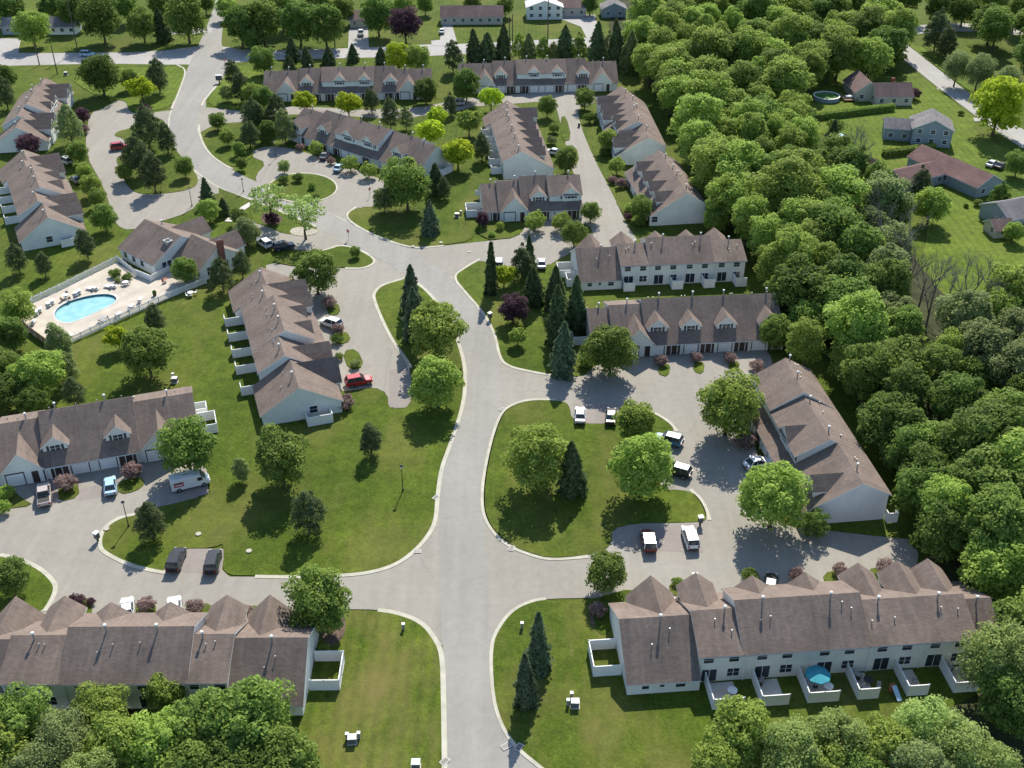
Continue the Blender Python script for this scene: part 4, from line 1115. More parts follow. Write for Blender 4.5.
def chair(px, py, an, lb, m, z=DZ):
    p = G(px, py, z)
    t = thing('patio_chair', lb, 'chair', (p.x, p.y, z), radians(an), 'chairs around the pool tables')
    mb = MB(); mb.box(-.25, .25, -.25, .25, .4, .46, m); mb.build('seat', t)
    mb = MB(); mb.box(-.25, .25, .21, .26, .47, .92, m); mb.build('backrest', t)
    for x, y in ((-.21, -.21), (.21, -.21), (-.21, .21), (.21, .21)):
        mb = MB(); mb.box(x - .025, x + .025, y - .025, y + .025, 0, .4, M['metal_dark']); mb.build('leg', t)
table(66, 298, 'pale round table between two pairs of pool loungers')
chair(62.5, 301, 150, 'dark chair left of the pale pool table', M['wood']); chair(69.5, 300.5, 220, 'dark chair right of the pale pool table', M['wood']); chair(67, 295.5, 10, 'chair behind the pale pool table', M['metal_grey'])
table(126, 285, 'pale round table at the shrubs on the pool deck')
chair(123, 285.5, 90, 'grey chair left of the table at the pool shrubs', M['metal_grey']); chair(129, 284.5, -90, 'grey chair right of the table at the pool shrubs', M['metal_grey'])
table(103, 321, 'small table on the near side of the pool by the rail', M['metal_grey']); chair(99.5, 322.5, 110, 'grey chair left of the small table by the near rail', M['metal_grey']); chair(107, 320, -100, 'grey chair right of the small table by the near rail', M['metal_grey'])
table(166, 282, 'small terracotta table on the deck beside the pool house', M['terracotta'], r=.4); chair(164, 283.5, 60, 'terracotta chair beside the pool house', M['terracotta'])
table(191, 295.5, 'white picnic table on the lawn outside the pool fence', z=.15); chair(187.5, 297, 90, 'white chair left of the picnic table outside the pool fence', M['white_plastic'], .15); chair(196, 294, -90, 'white chair right of the picnic table outside the pool fence', M['white_plastic'], .15)
p = G(155, 296, .3); t = thing('planter', 'dark round planter on the near side of the pool deck', 'planter', (p.x, p.y, DZ))
mb = MB(); mb.cyl(0, 0, 0, .5, .3, .4, M['metal_dark'], 12); mb.build('pot', t); mb = MB(); mb.ball(0, 0, .75, .42, LEAF['dark']); mb.build('plant', t)

# ------------------------------------------------------------------ patio furniture behind the bottom right row
L = ROW['BR']
p = L(22.6, -2.0, .2)
t = thing('parasol', 'teal patio parasol behind the bottom right row', 'parasol', p)
mb = MB()
rr = [[(1.55 * k * cos(2 * pi * q / 8), 1.55 * k * sin(2 * pi * q / 8), z) for q in range(8)] for k, z in ((1, 2.1), (.97, 2.16), (.05, 2.62))]
mb.loft(rr, M['teal']); mb.build('canopy', t)
mb = MB(); mb.cyl(0, 0, 0, 2.7, .03, .03, M['trim'], 8); mb.cyl(0, 0, 0, .1, .28, .28, M['metal_dark'], 12); mb.build('pole', t)
for s, tt, lb in ((23.9, -2.6, 'white round table beside the teal parasol'), (29.0, -2.0, 'dark table on the patio right of the teal parasol'), (12.4, -2.2, 'pale table on the leftmost back patio of the bottom right row')):
    q = L(s, tt); px, py = PX((q.x, q.y, .2)); table(px, py, lb, M['white_plastic'] if 'dark' not in lb else M['metal_dark'], .2)
for s, tt, an, lb in ((22.0, -3.3, 20, 'grey chair in front of the teal parasol'), (28.2, -2.9, 10, 'dark chair on the patio right of the teal parasol'), (30.0, -2.8, -20, 'dark chair at the right of the patio past the teal parasol'), (34.6, -2.4, 0, 'grey chair on the second patio from the right of the bottom right row')):
    q = L(s, tt); px, py = PX((q.x, q.y, .2)); chair(px, py, an, lb, M['metal_grey'], .2)
q = L(31.6, -4.0, .16)
t = thing('toy_slide', 'small blue toy slide between two back patios of the bottom right row', 'toy', q, .3)
mb = MB(); mb.solid([(-.3, -1.0, .05), (.3, -1.0, .05), (.3, .5, 1.0), (-.3, .5, 1.0), (-.3, -1.0, .12), (.3, -1.0, .12), (.3, .5, 1.08), (-.3, .5, 1.08)], [(3, 2, 1, 0), (4, 5, 6, 7), (0, 1, 5, 4), (1, 2, 6, 5), (2, 3, 7, 6), (3, 0, 4, 7)], M['tarp']); mb.build('slide', t)
mb = MB(); mb.box(-.3, .3, .5, .9, 0, 1.0, M['terracotta']); mb.build('ladder', t)

for key, s_, t_, lb in (('BR', 16.2, -1.0, 'black barbecue grill on the patio left of the teal parasol'), ('BR', 27.9, -1.2, 'black barbecue grill on the patio right of the teal parasol'), ('BR', 39.4, -1.0, 'black barbecue grill on the patio beside the pale willow'), ('LM', 21.2, -1.6, 'black barbecue grill behind the middle of the row beside the middle lot'), ('LM', 15.0, -1.4, 'black barbecue grill behind the far half of the row beside the middle lot')):
    q = ROW[key](s_, t_, .2); t = thing('barbecue_grill', lb, 'grill', q, rng.uniform(0, 3), 'barbecue grills on the patios')
    mb = MB(); mb.box(-.45, .45, -.25, .25, .1, .8, M['metal_dark']); mb.build('cabinet', t)
    mb = MB(); mb.loft([[(-.42, -.26, .81), (.42, -.26, .81), (.42, .26, .81), (-.42, .26, .81)], [(-.38, -.14, 1.1), (.38, -.14, 1.1), (.38, .14, 1.1), (-.38, .14, 1.1)]], M['metal_grey']); mb.build('lid', t)
# ------------------------------------------------------------------ street furniture
def mailbox(px, py, lb, an=0, k=1.0):
    p = G(px, py, .12); t = thing('mailbox_cluster', lb, 'mailbox', (p.x, p.y, .12), radians(an), 'shared mailboxes at the kerbs')
    mb = MB(); mb.box(-.12 * k, .12 * k, -.12, .12, 0, .55 * k, M['metal_dark']); mb.build('pedestal', t)
    mb = MB(); w_ = .3 if k < 1.2 else .9; mb.box(-w_, w_, -.28, .28, .55 * k, 1.45 * k, M['box_dark']); mb.build('cabinet', t)
    mb = MB(); mb.box(-w_ - .08, w_ + .08, -.36, .36, 1.46 * k, 1.6 * k, M['white_plastic']); mb.build('lid', t)
mailbox(98, 541, 'white lidded mailbox cluster at the corner below the lamp post', 60)
mailbox(700, 525, 'white lidded mailbox cluster right of the white car at the right lot', 10)
mailbox(490, 320, 'white lidded mailbox cluster beside the main road below the spruce lawn', 40)
mailbox(219.5, 83, 'wide white roofed mailbox stand at the main road near the top crossing', 0, 1.5)
mailbox(751, 465, 'white lidded mailbox in front of the stepped row on the right', 0)
mailbox(694.5, 581.5, 'small white lidded mailbox above the bottom right roof', 0, .8)

def ubox(px, py, lb, an=0, posts=()):
    p = G(px, py, .12); t = thing('utility_box', lb, 'utility box', (p.x, p.y, .12), radians(an), 'utility boxes on the lawns')
    mb = MB(); mb.box(-.45, .45, -.38, .38, 0, .85, M['box_dark']); mb.box(-.55, .55, -.48, .48, -.05, .06, M['concrete']); mb.build('cabinet', t)
    mb = MB(); mb.box(-.5, .5, -.43, .43, .855, .94, M['box_light']); mb.build('lid', t)
def upost(px, py, lb):
    p = G(px, py, .12); t = thing('utility_pedestal', lb, 'utility post', (p.x, p.y, .12), 0, 'utility posts on the lawns')
    mb = MB(); mb.box(-.16, .16, -.16, .16, 0, .85, M['metal_grey']); mb.build('post', t)
    mb = MB(); mb.box(-.2, .2, -.2, .2, .855, .98, M['white_plastic']); mb.build('cap', t)
ubox(575, 706, 'square utility box on the bottom right lawn'); upost(571.5, 698, 'utility post behind the square box on the bottom right lawn'); upost(568, 705, 'utility post left of the square box on the bottom right lawn'); upost(573, 707, 'utility post touching the square box on the bottom right lawn')
ubox(352.5, 742, 'square utility box on the bottom left lawn', 4); upost(347.5, 739, 'utility post left of the box on the bottom left lawn'); upost(359, 738, 'utility post right of the box on the bottom left lawn')
ubox(416, 767, 'flat grey utility box at the bottom edge of the bottom left lawn')
ubox(175, 382, 'pale utility box on the lawn right of the big tree below the pool'); upost(173.5, 378, 'utility post on the lawn right of the big tree below the pool')
ubox(457, 217, 'pale utility box on the lawn left of the short row'); upost(461, 214.5, 'utility post on the lawn left of the short row')
upost(522, 628, 'small utility post on the corner of the bottom right lawn')
upost(403.5, 629, 'small dark hydrant like post at the corner of the bottom left lawn')
ubox(66, 75, 'utility box behind the top end of the farther left row')

def lamp_post(px, py, h, lb):
    p = G(px, py, .12); t = thing('lamp_post', lb, 'lamp post', (p.x, p.y, .12), 0, 'lamp posts')
    mb = MB(); mb.cyl(0, 0, 0, .4, .16, .12, M['metal_dark'], 10); mb.cyl(0, 0, .4, h - .5, .075, .055, M['metal_dark'], 8); mb.build('pole', t)
    mb = MB(); mb.cyl(0, 0, h - .5, h - .1, .14, .24, M['white_plastic'], 8); mb.build('lantern', t)
    mb = MB(); mb.cyl(0, 0, h - .1, h + .12, .3, .06, M['metal_dark'], 8); mb.build('cap', t)
lamp_post(128.6, 526.3, 4.5, 'dark lamp post at the corner beside the ragged pine and mailbox')
lamp_post(403, 490.5, 4.6, 'dark lamp post alone on the big left lawn')
lamp_post(192, 206, 4.5, 'dark lamp post at the end of the pool side lot')
lamp_post(243.5, 191.5, 3.2, 'short brown lamp post beside the main road above the pool house')
lamp_post(276, 158, 4.5, 'dark lamp post at the head of the hillside lot')

def stop_sign(px, py, an, lb):
    p = G(px, py, .12); t = thing('stop_sign', lb, 'stop sign', (p.x, p.y, .12), radians(an), 'stop signs')
    mb = MB(); mb.box(-.035, .035, -.03, .03, 0, 2.35, M['metal_grey']); mb.build('post', t)
    mb = MB()
    def octo(r, y): return [(r * cos(pi / 8 + q * pi / 4), y, 2.0 + r * sin(pi / 8 + q * pi / 4)) for q in range(8)]
    mb.loft([octo(.42, -.035), octo(.42, -.05)], M['trim']); mb.loft([octo(.385, -.048), octo(.385, -.056)], M['red_paint'])
    pl = mb.build('plate', t)
    tc = bpy.data.curves.new('lettering', 'FONT'); tc.body = 'STOP'; tc.size = .3; tc.align_x = 'CENTER'; tc.align_y = 'CENTER'; tc.extrude = .002
    to = bpy.data.objects.new('tmp', tc); col.objects.link(to)
    dg = bpy.context.evaluated_depsgraph_get()
    me = bpy.data.meshes.new_from_object(to.evaluated_get(dg))
    bpy.data.objects.remove(to)
    me.materials.clear(); me.materials.append(M['trim'])
    lt = new('lettering', me, pl, (0, -.059, 2.0)); lt.rotation_euler = (pi / 2, 0, 0)
stop_sign(225.3, 66, 0, 'red stop sign at the top crossing of the main road')
stop_sign(348.7, 239.5, -35, 'red stop sign where the pool house parking meets the main road')
stop_sign(370, 197, 60, 'red stop sign at the mouth of the hillside lot')

def pole(px, py, h, lb, arm=True):
    p = G(px, py, 0); t = thing('utility_pole', lb, 'utility pole', (p.x, p.y, 0), 0, 'wooden utility poles')
    mb = MB(); mb.cyl(0, 0, 0, h, .2, .13, M['wood_pole'], 8); mb.build('pole', t)
    if arm:
        mb = MB(); mb.box(-1.2, 1.2, -.08, .08, h - .9, h - .75, M['wood_pole'])
        for x in (-1.1, -.5, .5, 1.1): mb.cyl(x, 0, h - .75, h - .55, .06, .05, M['metal_grey'], 6)
        mb.build('crossarm', t)
pole(78, 52, 18.5, 'tall utility pole rising past the top edge beside the moving pale car')
pole(57.5, 74, 9, 'dark utility pole on the near verge of the top road at far left', False)
pole(39.5, 65, 6, 'shorter pale pole at the far left kerb of the top road', False)
pole(547.5, 51, 17, 'tall dark utility pole in front of the white house at the top', False)
pole(512.5, 52, 12, 'right one of the twin slim poles above the top right row', False)
pole(509.5, 51, 11, 'left one of the twin slim poles above the top right row', False)
pole(335, 47, 12, 'slim utility pole in front of the dark trees above the top road', False)

for i, (px, py, lb) in enumerate(((121.5, 414.5, ''),)): pass
for px, py in ((417, 551), (506, 746), (511.5, 548), (502, 409), (444.8, 761), (436, 497), (519, 747)):
    p = G(px, py, .165)
    t = thing('storm_drain', 'dark storm drain grate at %s' % {417: 'the curve of the left lawn corner', 506: 'the left side of the bottom right curve', 511.5: 'the lower left curve of the central island', 502: 'the upper left curve of the central island', 444.8: 'the bottom edge of the bottom left lawn', 436: 'the middle of the left lawn kerb', 519: 'the bottom right curve of the road'}[px], 'storm drain', (p.x, p.y, .165), rng.uniform(0, 1.5), 'storm drains in the kerbs')
    mb = MB(); mb.box(-.55, .55, -.38, .38, -.05, .0, M['concrete']); mb.build('frame', t)
    mb = MB()
    for k in range(5): mb.box(-.42 + k * .18, -.32 + k * .18, -.28, .28, .004, .02, M['metal_dark'])
    mb.build('grate', t)
for px, py, lb in ((469, 251.5, 'pale manhole cover on the upper lane near the main road'), (198.5, 534, 'pale manhole cover on the lawn above the parking bay'), (249, 551, 'pale manhole cover on the lawn right of the parking bay'), (106.5, 529, 'pale round stone on the lawn corner near the lamp post'), (413, 246.5, 'pale manhole cover on the lawn tip left of the upper lane'), (441, 242.5, 'pale manhole cover on the lawn edge along the upper lane'), (120, 320, '')):
    if not lb: continue
    p = G(px, py, .16); t = tag(MB().build('x') if False else new('manhole_cover', shared('manhole_cover', lambda m: (m.cyl(0, 0, 0, .05, .42, .42, M['gravel'], 18), m.cyl(0, 0, .05, .06, .32, .32, M['kerb'], 18)))), lb, 'manhole cover', 'manhole covers')
    t.location = (p.x, p.y, .10 if px == 469 else .2)
# bins on the narrow lane
p = G(579, 126.5, .1); t = thing('wheeled_bin', 'dark wheeled bin at the edge of the narrow lane', 'bin', (p.x, p.y, .06))
mb = MB(); mb.loft([[(-.26, -.3, .08), (.26, -.3, .08), (.26, .3, .08), (-.26, .3, .08)], [(-.33, -.38, 1.0), (.33, -.38, 1.0), (.33, .38, 1.0), (-.33, .38, 1.0)]], M['metal_dark']); mb.build('body', t)
mb = MB(); mb.box(-.36, .36, -.42, .42, 1.01, 1.08, M['metal_dark']); mb.build('lid', t)
# round garden pool and covered pool in the far yards
p = G(826, 99.5, .1); t = thing('garden_pool', 'round above ground pool with a pale rim in the far yard', 'pool', (p.x, p.y, .1))
mb = MB(); n_ = 28
for k in range(1):
    mb.loft([[(r * cos(2 * pi * q / n_), r * sin(2 * pi * q / n_), z) for q in range(n_)] for r, z in ((3.7, 0), (3.7, 1.2), (3.5, 1.2), (3.5, .2))], M['siding_blue'], False)
mb.build('wall', t)
mb = MB(); mb.loft([[(r * cos(2 * pi * q / n_), r * sin(2 * pi * q / n_), z) for q in range(n_)] for r, z in ((3.82, 1.16), (3.82, 1.28), (3.4, 1.28), (3.4, 1.16))], M['white_plastic'], False); mb.build('rim', t)
mb = MB(); mb.cyl(0, 0, .2, .95, 3.5, 3.5, M['water_green'], n_); mb.build('water', t)
p = G(836, 140, .1); t = thing('garden_pool', 'pale blue covered pool half hidden in the trees of the far yard', 'pool', (p.x, p.y, .1))
mb = MB(); mb.loft([[(3.2 * cos(2 * pi * q / n_), 2.3 * sin(2 * pi * q / n_), z) for q in range(n_)] for z in (0, 1.1)], M['siding_blue'], False); mb.build('wall', t)
mb = MB(); mb.cyl(0, 0, 1.1, 1.2, 2.3, 2.2, M['tarp'], n_); mb.build('cover', t)
p = G(849, 100, .1); t = thing('garden_deck', 'wooden deck with pale chairs beside the tan house', 'deck', (p.x, p.y, .1))
mb = MB(); mb.box(-2, 2, -2, 2, .5, .65, M['wood'])
for x in (-1.8, 1.8):
    for y in (-1.8, 1.8): mb.box(x - .08, x + .08, y - .08, y + .08, 0, 1.5, M['wood'])
mb.build('platform', t)
mb = MB(); mb.box(-1.2, 1.2, -.6, .6, 1.2, 1.28, M['white_plastic']); mb.box(-1.1, 1.1, -.05, .05, .65, 1.2, M['white_plastic']); mb.build('bench', t)

# hedges
def hedge(pts, wd, h, lb):
    P_ = [G(*p) for p in pts]
    o = P_[0]
    vs = []; ti = []
    for a, b in zip(P_[:-1], P_[1:]):
        d = b - a; q = Vector((-d.y, d.x, 0)).normalized()
        for _ in range(int(d.length * 150)):
            x = rng.random(); u = rng.uniform(-1, 1); z = rng.random()
            if rng.random() < .5: z = .9 + .12 * rng.random()
            elif abs(u) < .8: u = math.copysign(.9, u)
            c = a + d * x + q * u * wd / 2 + Vector((0, 0, z * h))
            vs.append((c - o, Vector((u * q.x + rng.normal() * .5, u * q.y + rng.normal() * .5, z + rng.normal() * .4))))
            ti.append(min(1, max(0, .3 + .5 * rng.random() + .2 * (z > .8))))
    return tag(new('hedge', leafmesh('hedge', np.array([v[0] for v in vs]), np.array([v[1] for v in vs]), np.full(len(vs), .28), np.array(ti), LEAF['mid']), None, (o.x, o.y, .1)), lb, 'hedge')

# ================================================================== TREES
def leafmesh(name, c, nrm, size, tint, mat):
    n = len(c)
    nrm = nrm / (np.linalg.norm(nrm, axis=1, keepdims=True) + 1e-9)
    a = np.cross(nrm, rng.normal(size=(n, 3))); a /= (np.linalg.norm(a, axis=1, keepdims=True) + 1e-9)
    b = np.cross(nrm, a)
    s = size[:, None]
    k = rng.uniform(.75, 1.3, (n, 1))
    bend = nrm * s * rng.uniform(-.35, .1, (n, 1))
    v = np.stack([c - a * s * k, c - b * s / k + bend, c + a * s * k, c + b * s / k + bend], 1).reshape(-1, 3)
    me = bpy.data.meshes.new(name)
    me.vertices.add(4 * n); me.vertices.foreach_set('co', v.astype(np.float32).ravel())
    me.loops.add(4 * n); me.loops.foreach_set('vertex_index', np.arange(4 * n, dtype=np.int32))
    me.polygons.add(n); me.polygons.foreach_set('loop_start', np.arange(0, 4 * n, 4, dtype=np.int32))
    try: me.polygons.foreach_set('loop_total', np.full(n, 4, np.int32))
    except Exception: pass
    at = me.attributes.new('tint', 'FLOAT', 'FACE'); at.data.foreach_set('value', np.clip(tint, 0, 1).astype(np.float32))
    me.materials.append(mat)
    me.update(calc_edges=True)
    return me

def sph(n):
    d = rng.normal(size=(n, 3)); return d / np.linalg.norm(d, axis=1, keepdims=True)

def crown_lobes(n_lobe, per, zc, az, lobe_r, leaf, flat=0.0, spread=.72, up=.25, droop=0.0):
    """unit-radius broad crown; returns centres, normals, sizes, tints"""
    C, N, S, T = [], [], [], []
    g = (1 + 5 ** .5) / 2
    for i in range(n_lobe):
        u = 1 - 2 * (i + .5) / n_lobe
        th = 2 * pi * i / g + rng.normal() * .25
        if u < -.86: continue
        rr = (1 - u * u) ** .5
        k = spread * rng.uniform(.68, 1.27)
        lc = np.array([rr * cos(th) * k, rr * sin(th) * k, zc + u * az * k])
        r = lobe_r * rng.uniform(.55, 1.3)
        d = sph(per); d[:, 2] = np.where(d[:, 2] < -.35, -d[:, 2], d[:, 2])
        rad = r * rng.uniform(.72, 1.08, (per, 1))
        p = lc + d * rad * np.array([1, 1, .82])
        if droop: p[:, 2] -= droop * np.abs(rng.normal(size=per)) * r
        C.append(p); N.append(d + rng.normal(size=(per, 3)) * .55 + np.array([0, 0, up]))
        S.append(leaf * rng.uniform(.65, 1.35, per)); lt = rng.uniform(.3, .62)
        T.append(lt + rng.normal(size=per) * .2)
    # loose leaves through the volume
    m = int(per * n_lobe * .12)
    d = sph(m) * rng.uniform(.2, .98, (m, 1)) ** .5
    d[:, 2] *= az; d[:, 2] += zc
    C.append(d); N.append(sph(m)); S.append(np.full(m, leaf)); T.append(rng.uniform(.1, .7, m))
    return np.concatenate(C), np.concatenate(N), np.concatenate(S), np.concatenate(T)

def trunk_mesh(name, h0, r, limbs, reach, mat, top):
    mb = MB()
    mb.tube([(0, 0, -.05), (.02, 0, h0 * .5), (0, .02, h0), (.03, -.02, top)], [r * 1.35, r, r * .85, r * .25], mat, 8)
    for i in range(limbs):
        a = 2 * pi * i / limbs + rng.uniform(-.3, .3); k = reach * rng.uniform(.7, 1.1); zt = rng.uniform(h0 * 1.2, top)
        mb.tube([(0, 0, h0 * rng.uniform(.75, 1.0)), (cos(a) * k * .45, sin(a) * k * .45, h0 + (zt - h0) * .55), (cos(a) * k, sin(a) * k, zt)], [r * .55, r * .36, r * .1], mat, 6)
    return mb.mesh(name)

PROTO = {}
def broad(key, nv, nl, per, zc, az, lr, leaf, h0, **k):
    PROTO[key] = []
    for i in range(nv):
        c, n, s, t = crown_lobes(nl, per, zc, az, lr, leaf, **k)
        if key == 'N':
            q = (c[:, 2] - c[:, 2].min()) / (c[:, 2].max() - c[:, 2].min()); c[:, :2] *= (1.2 - .62 * q)[:, None]
        if key == 'F':
            a = rng.uniform(0, 6.28); q = c[:, 2] / zc; c[:, 0] += .12 * cos(a) * q; c[:, 1] += .12 * sin(a) * q
        PROTO[key].append((leafmesh('crown', c, n, s, t, LEAF['mid']), trunk_mesh('trunk', h0, .055, 5, .55, M['bark'], zc + az * .4)))
broad('D', 6, 52, 190, 1.2, 1.05, .31, .041, .4, up=.45)
broad('F', 7, 56, 185, 1.7, 1.2, .30, .040, .7, up=.8)          # forest: taller
broad('Y', 3, 34, 100, 1.22, .80, .33, .066, .5, spread=.7)
broad('N', 4, 46, 170, 1.36, 1.36, .32, .04, .3, spread=.74, up=.5)  # ragged pines
broad('A', 2, 26, 60, 1.45, .72, .28, .05, .8, spread=.78)   # airy, see through
broad('S', 2, 60, 60, .98, .88, .22, .05, .3, spread=.8)     # clipped
broad('R', 3, 26, 80, .72, .70, .34, .062, .12, spread=.66)
broad('W', 4, 50, 230, 1.5, 1.05, .31, .034, .7, droop=.5, up=.7)

def conifer(n, taper, tiers, leaf, droop):
    z = rng.random(n) ** .95
    zt = (np.floor(z * tiers) + rng.random(n) ** 1.6) / tiers
    ang = rng.random(n) * 2 * pi
    k = 1 - .35 * ((zt * tiers) % 1)
    ti = np.minimum(np.floor(zt * tiers).astype(int), tiers - 1); ph = rng.uniform(0, 6.28, tiers); am = rng.uniform(.8, 1.14, tiers)
    lob = am[ti] * (1 + .2 * np.sin(ang * 5 + ph[ti]) + .16 * np.sin(ang * 8 + ph[ti] * 2.3) + .1 * np.sin(ang * 2 + ph[ti] * 1.7))
    rmax = 1.12 * ((1 - zt) ** taper) * (1 - .25 * np.exp(-zt * 14)) * k * lob
    r = rmax * rng.uniform(.35, 1.0, n) ** .5
    p = np.stack([r * np.cos(ang), r * np.sin(ang), zt], 1)
    p[:, 2] = np.clip(.04 + .96 * p[:, 2] - droop * r / tiers, .02, 1)
    nr = np.stack([np.cos(ang) * .7, np.sin(ang) * .7, np.full(n, .8)], 1) + rng.normal(size=(n, 3)) * .45
    return p, nr, leaf * rng.uniform(.6, 1.3, n), .42 + rng.normal(size=n) * .2
def conif(key, nv, n, taper, tiers, leaf, droop):
    PROTO[key] = []
    for i in range(nv):
        p, nr, s, t = conifer(n, taper, tiers, leaf, droop)
        mb = MB(); mb.tube([(0, 0, -.02), (0, 0, .5), (0, 0, .97)], [.06, .04, .008], M['bark'], 7)
        PROTO[key].append((p, nr, s, t, mb.mesh('trunk')))
conif('C', 3, 4600, .66, 11, .075, .5)
CON_CACHE = {}
def conifer_mesh(vi, asp, mk):
    """crown with height 1 and radius asp (so the needle cards keep their shape)"""
    key = (vi, round(asp * 12), mk)
    if key not in CON_CACHE:
        p, nr, s, t, tr = PROTO['C'][vi]; q = p.copy(); a = round(asp * 12) / 12; q[:, :2] *= a
        n2 = nr.copy(); n2[:, 2] *= a * 1.5
        CON_CACHE[key] = leafmesh('crown', q, n2, s * (.25 + a * .55), t, LEAF[mk])
    return CON_CACHE[key]

KIND = {'D': ('leafy_tree', 'leafy tree', 'tree'), 'F': ('wood_tree', 'wood tree', 'tree'), 'Y': ('honey_locust', 'yellow green tree', 'tree'), 'N': ('pine_tree', 'ragged pine', 'tree'), 'A': ('ornamental_tree', 'airy pale tree', 'tree'), 'S': ('clipped_bush', 'clipped round bush', 'bush'),
        'R': ('shrub', 'shrub', 'shrub'), 'W': ('willow_tree', 'pale willow like tree', 'tree'), 'C': ('spruce_tree', 'spruce', 'tree'), 'B': ('bare_tree', 'bare tree', 'tree')}
ZC = {'D': 1.2, 'F': 1.7, 'Y': 1.22, 'N': 1.38, 'A': 1.45, 'S': .98, 'R': .72, 'W': 1.5}
GRP = {'D': 'leafy trees of the lawns', 'Y': 'yellow green trees', 'N': 'ragged pines', 'A': 'airy trees at the pool house strip', 'S': 'clipped round bushes', 'R': 'shrubs in front of the rows', 'W': 'pale willow like trees', 'C': 'spruces', 'F': 'trees of the wood', 'B': 'bare trees at the edge of the wood'}
TREES = []

def plant(kind, p, R, mk, label, zs=1.0, group=None):
    nm, _, cat = KIND[kind]
    t = thing(nm, label, cat, (p.x, p.y, .08), rng.uniform(0, 6.28), group or GRP[kind])
    cr, tr = PROTO[kind][rng.integers(len(PROTO[kind]))]
    a = new('crown', cr, t); b = new('trunk', tr, t)
    sx = rng.uniform(.9, 1.1)
    for o in (a, b): o.scale = (R * sx, R / sx, R * zs)
    a.material_slots[0].link = 'OBJECT'; a.material_slots[0].material = LEAF[mk]
    TREES.append((t, p, R))
    return t

def tree(kind, px, py, rpx, mk, label, zs=1.0, group=None):
    p = G(px, py, 4)
    for _ in range(3):
        R = rpx * 1.0 * mpp(p); p = G(px, py, ZC[kind] * R * zs)
    return plant(kind, p, R, mk, label, zs, group)

def spruce(px, ytop, ybase, wpx, mk, label, group=None):
    p = G(px, ybase, 0); R = wpx * 1.18 * mpp(p)
    p.y += R * .55                                       # the skirt hides the stem foot
    h = 3.0
    while h < 30 and PX((p.x, p.y, h))[1] > ytop: h += .1
    asp = R / h
    vi = int(rng.integers(3))
    t = thing('spruce_tree', label, 'tree', (p.x, p.y, .08), rng.uniform(0, 6.28), group or GRP['C'])
    a = new('crown', conifer_mesh(vi, asp, mk), t); a.scale = (h, h, h)
    k = R / (round(asp * 12) / 12 * h) if round(asp * 12) else 1
    a.scale = (h * k, h * k, h)
    b = new('trunk', PROTO['C'][vi][4], t); b.scale = (R * .9, R * .9, h)
    t.rotation_euler = (rng.normal() * .022, rng.normal() * .022, rng.uniform(0, 6.28))
    TREES.append((t, p, R))

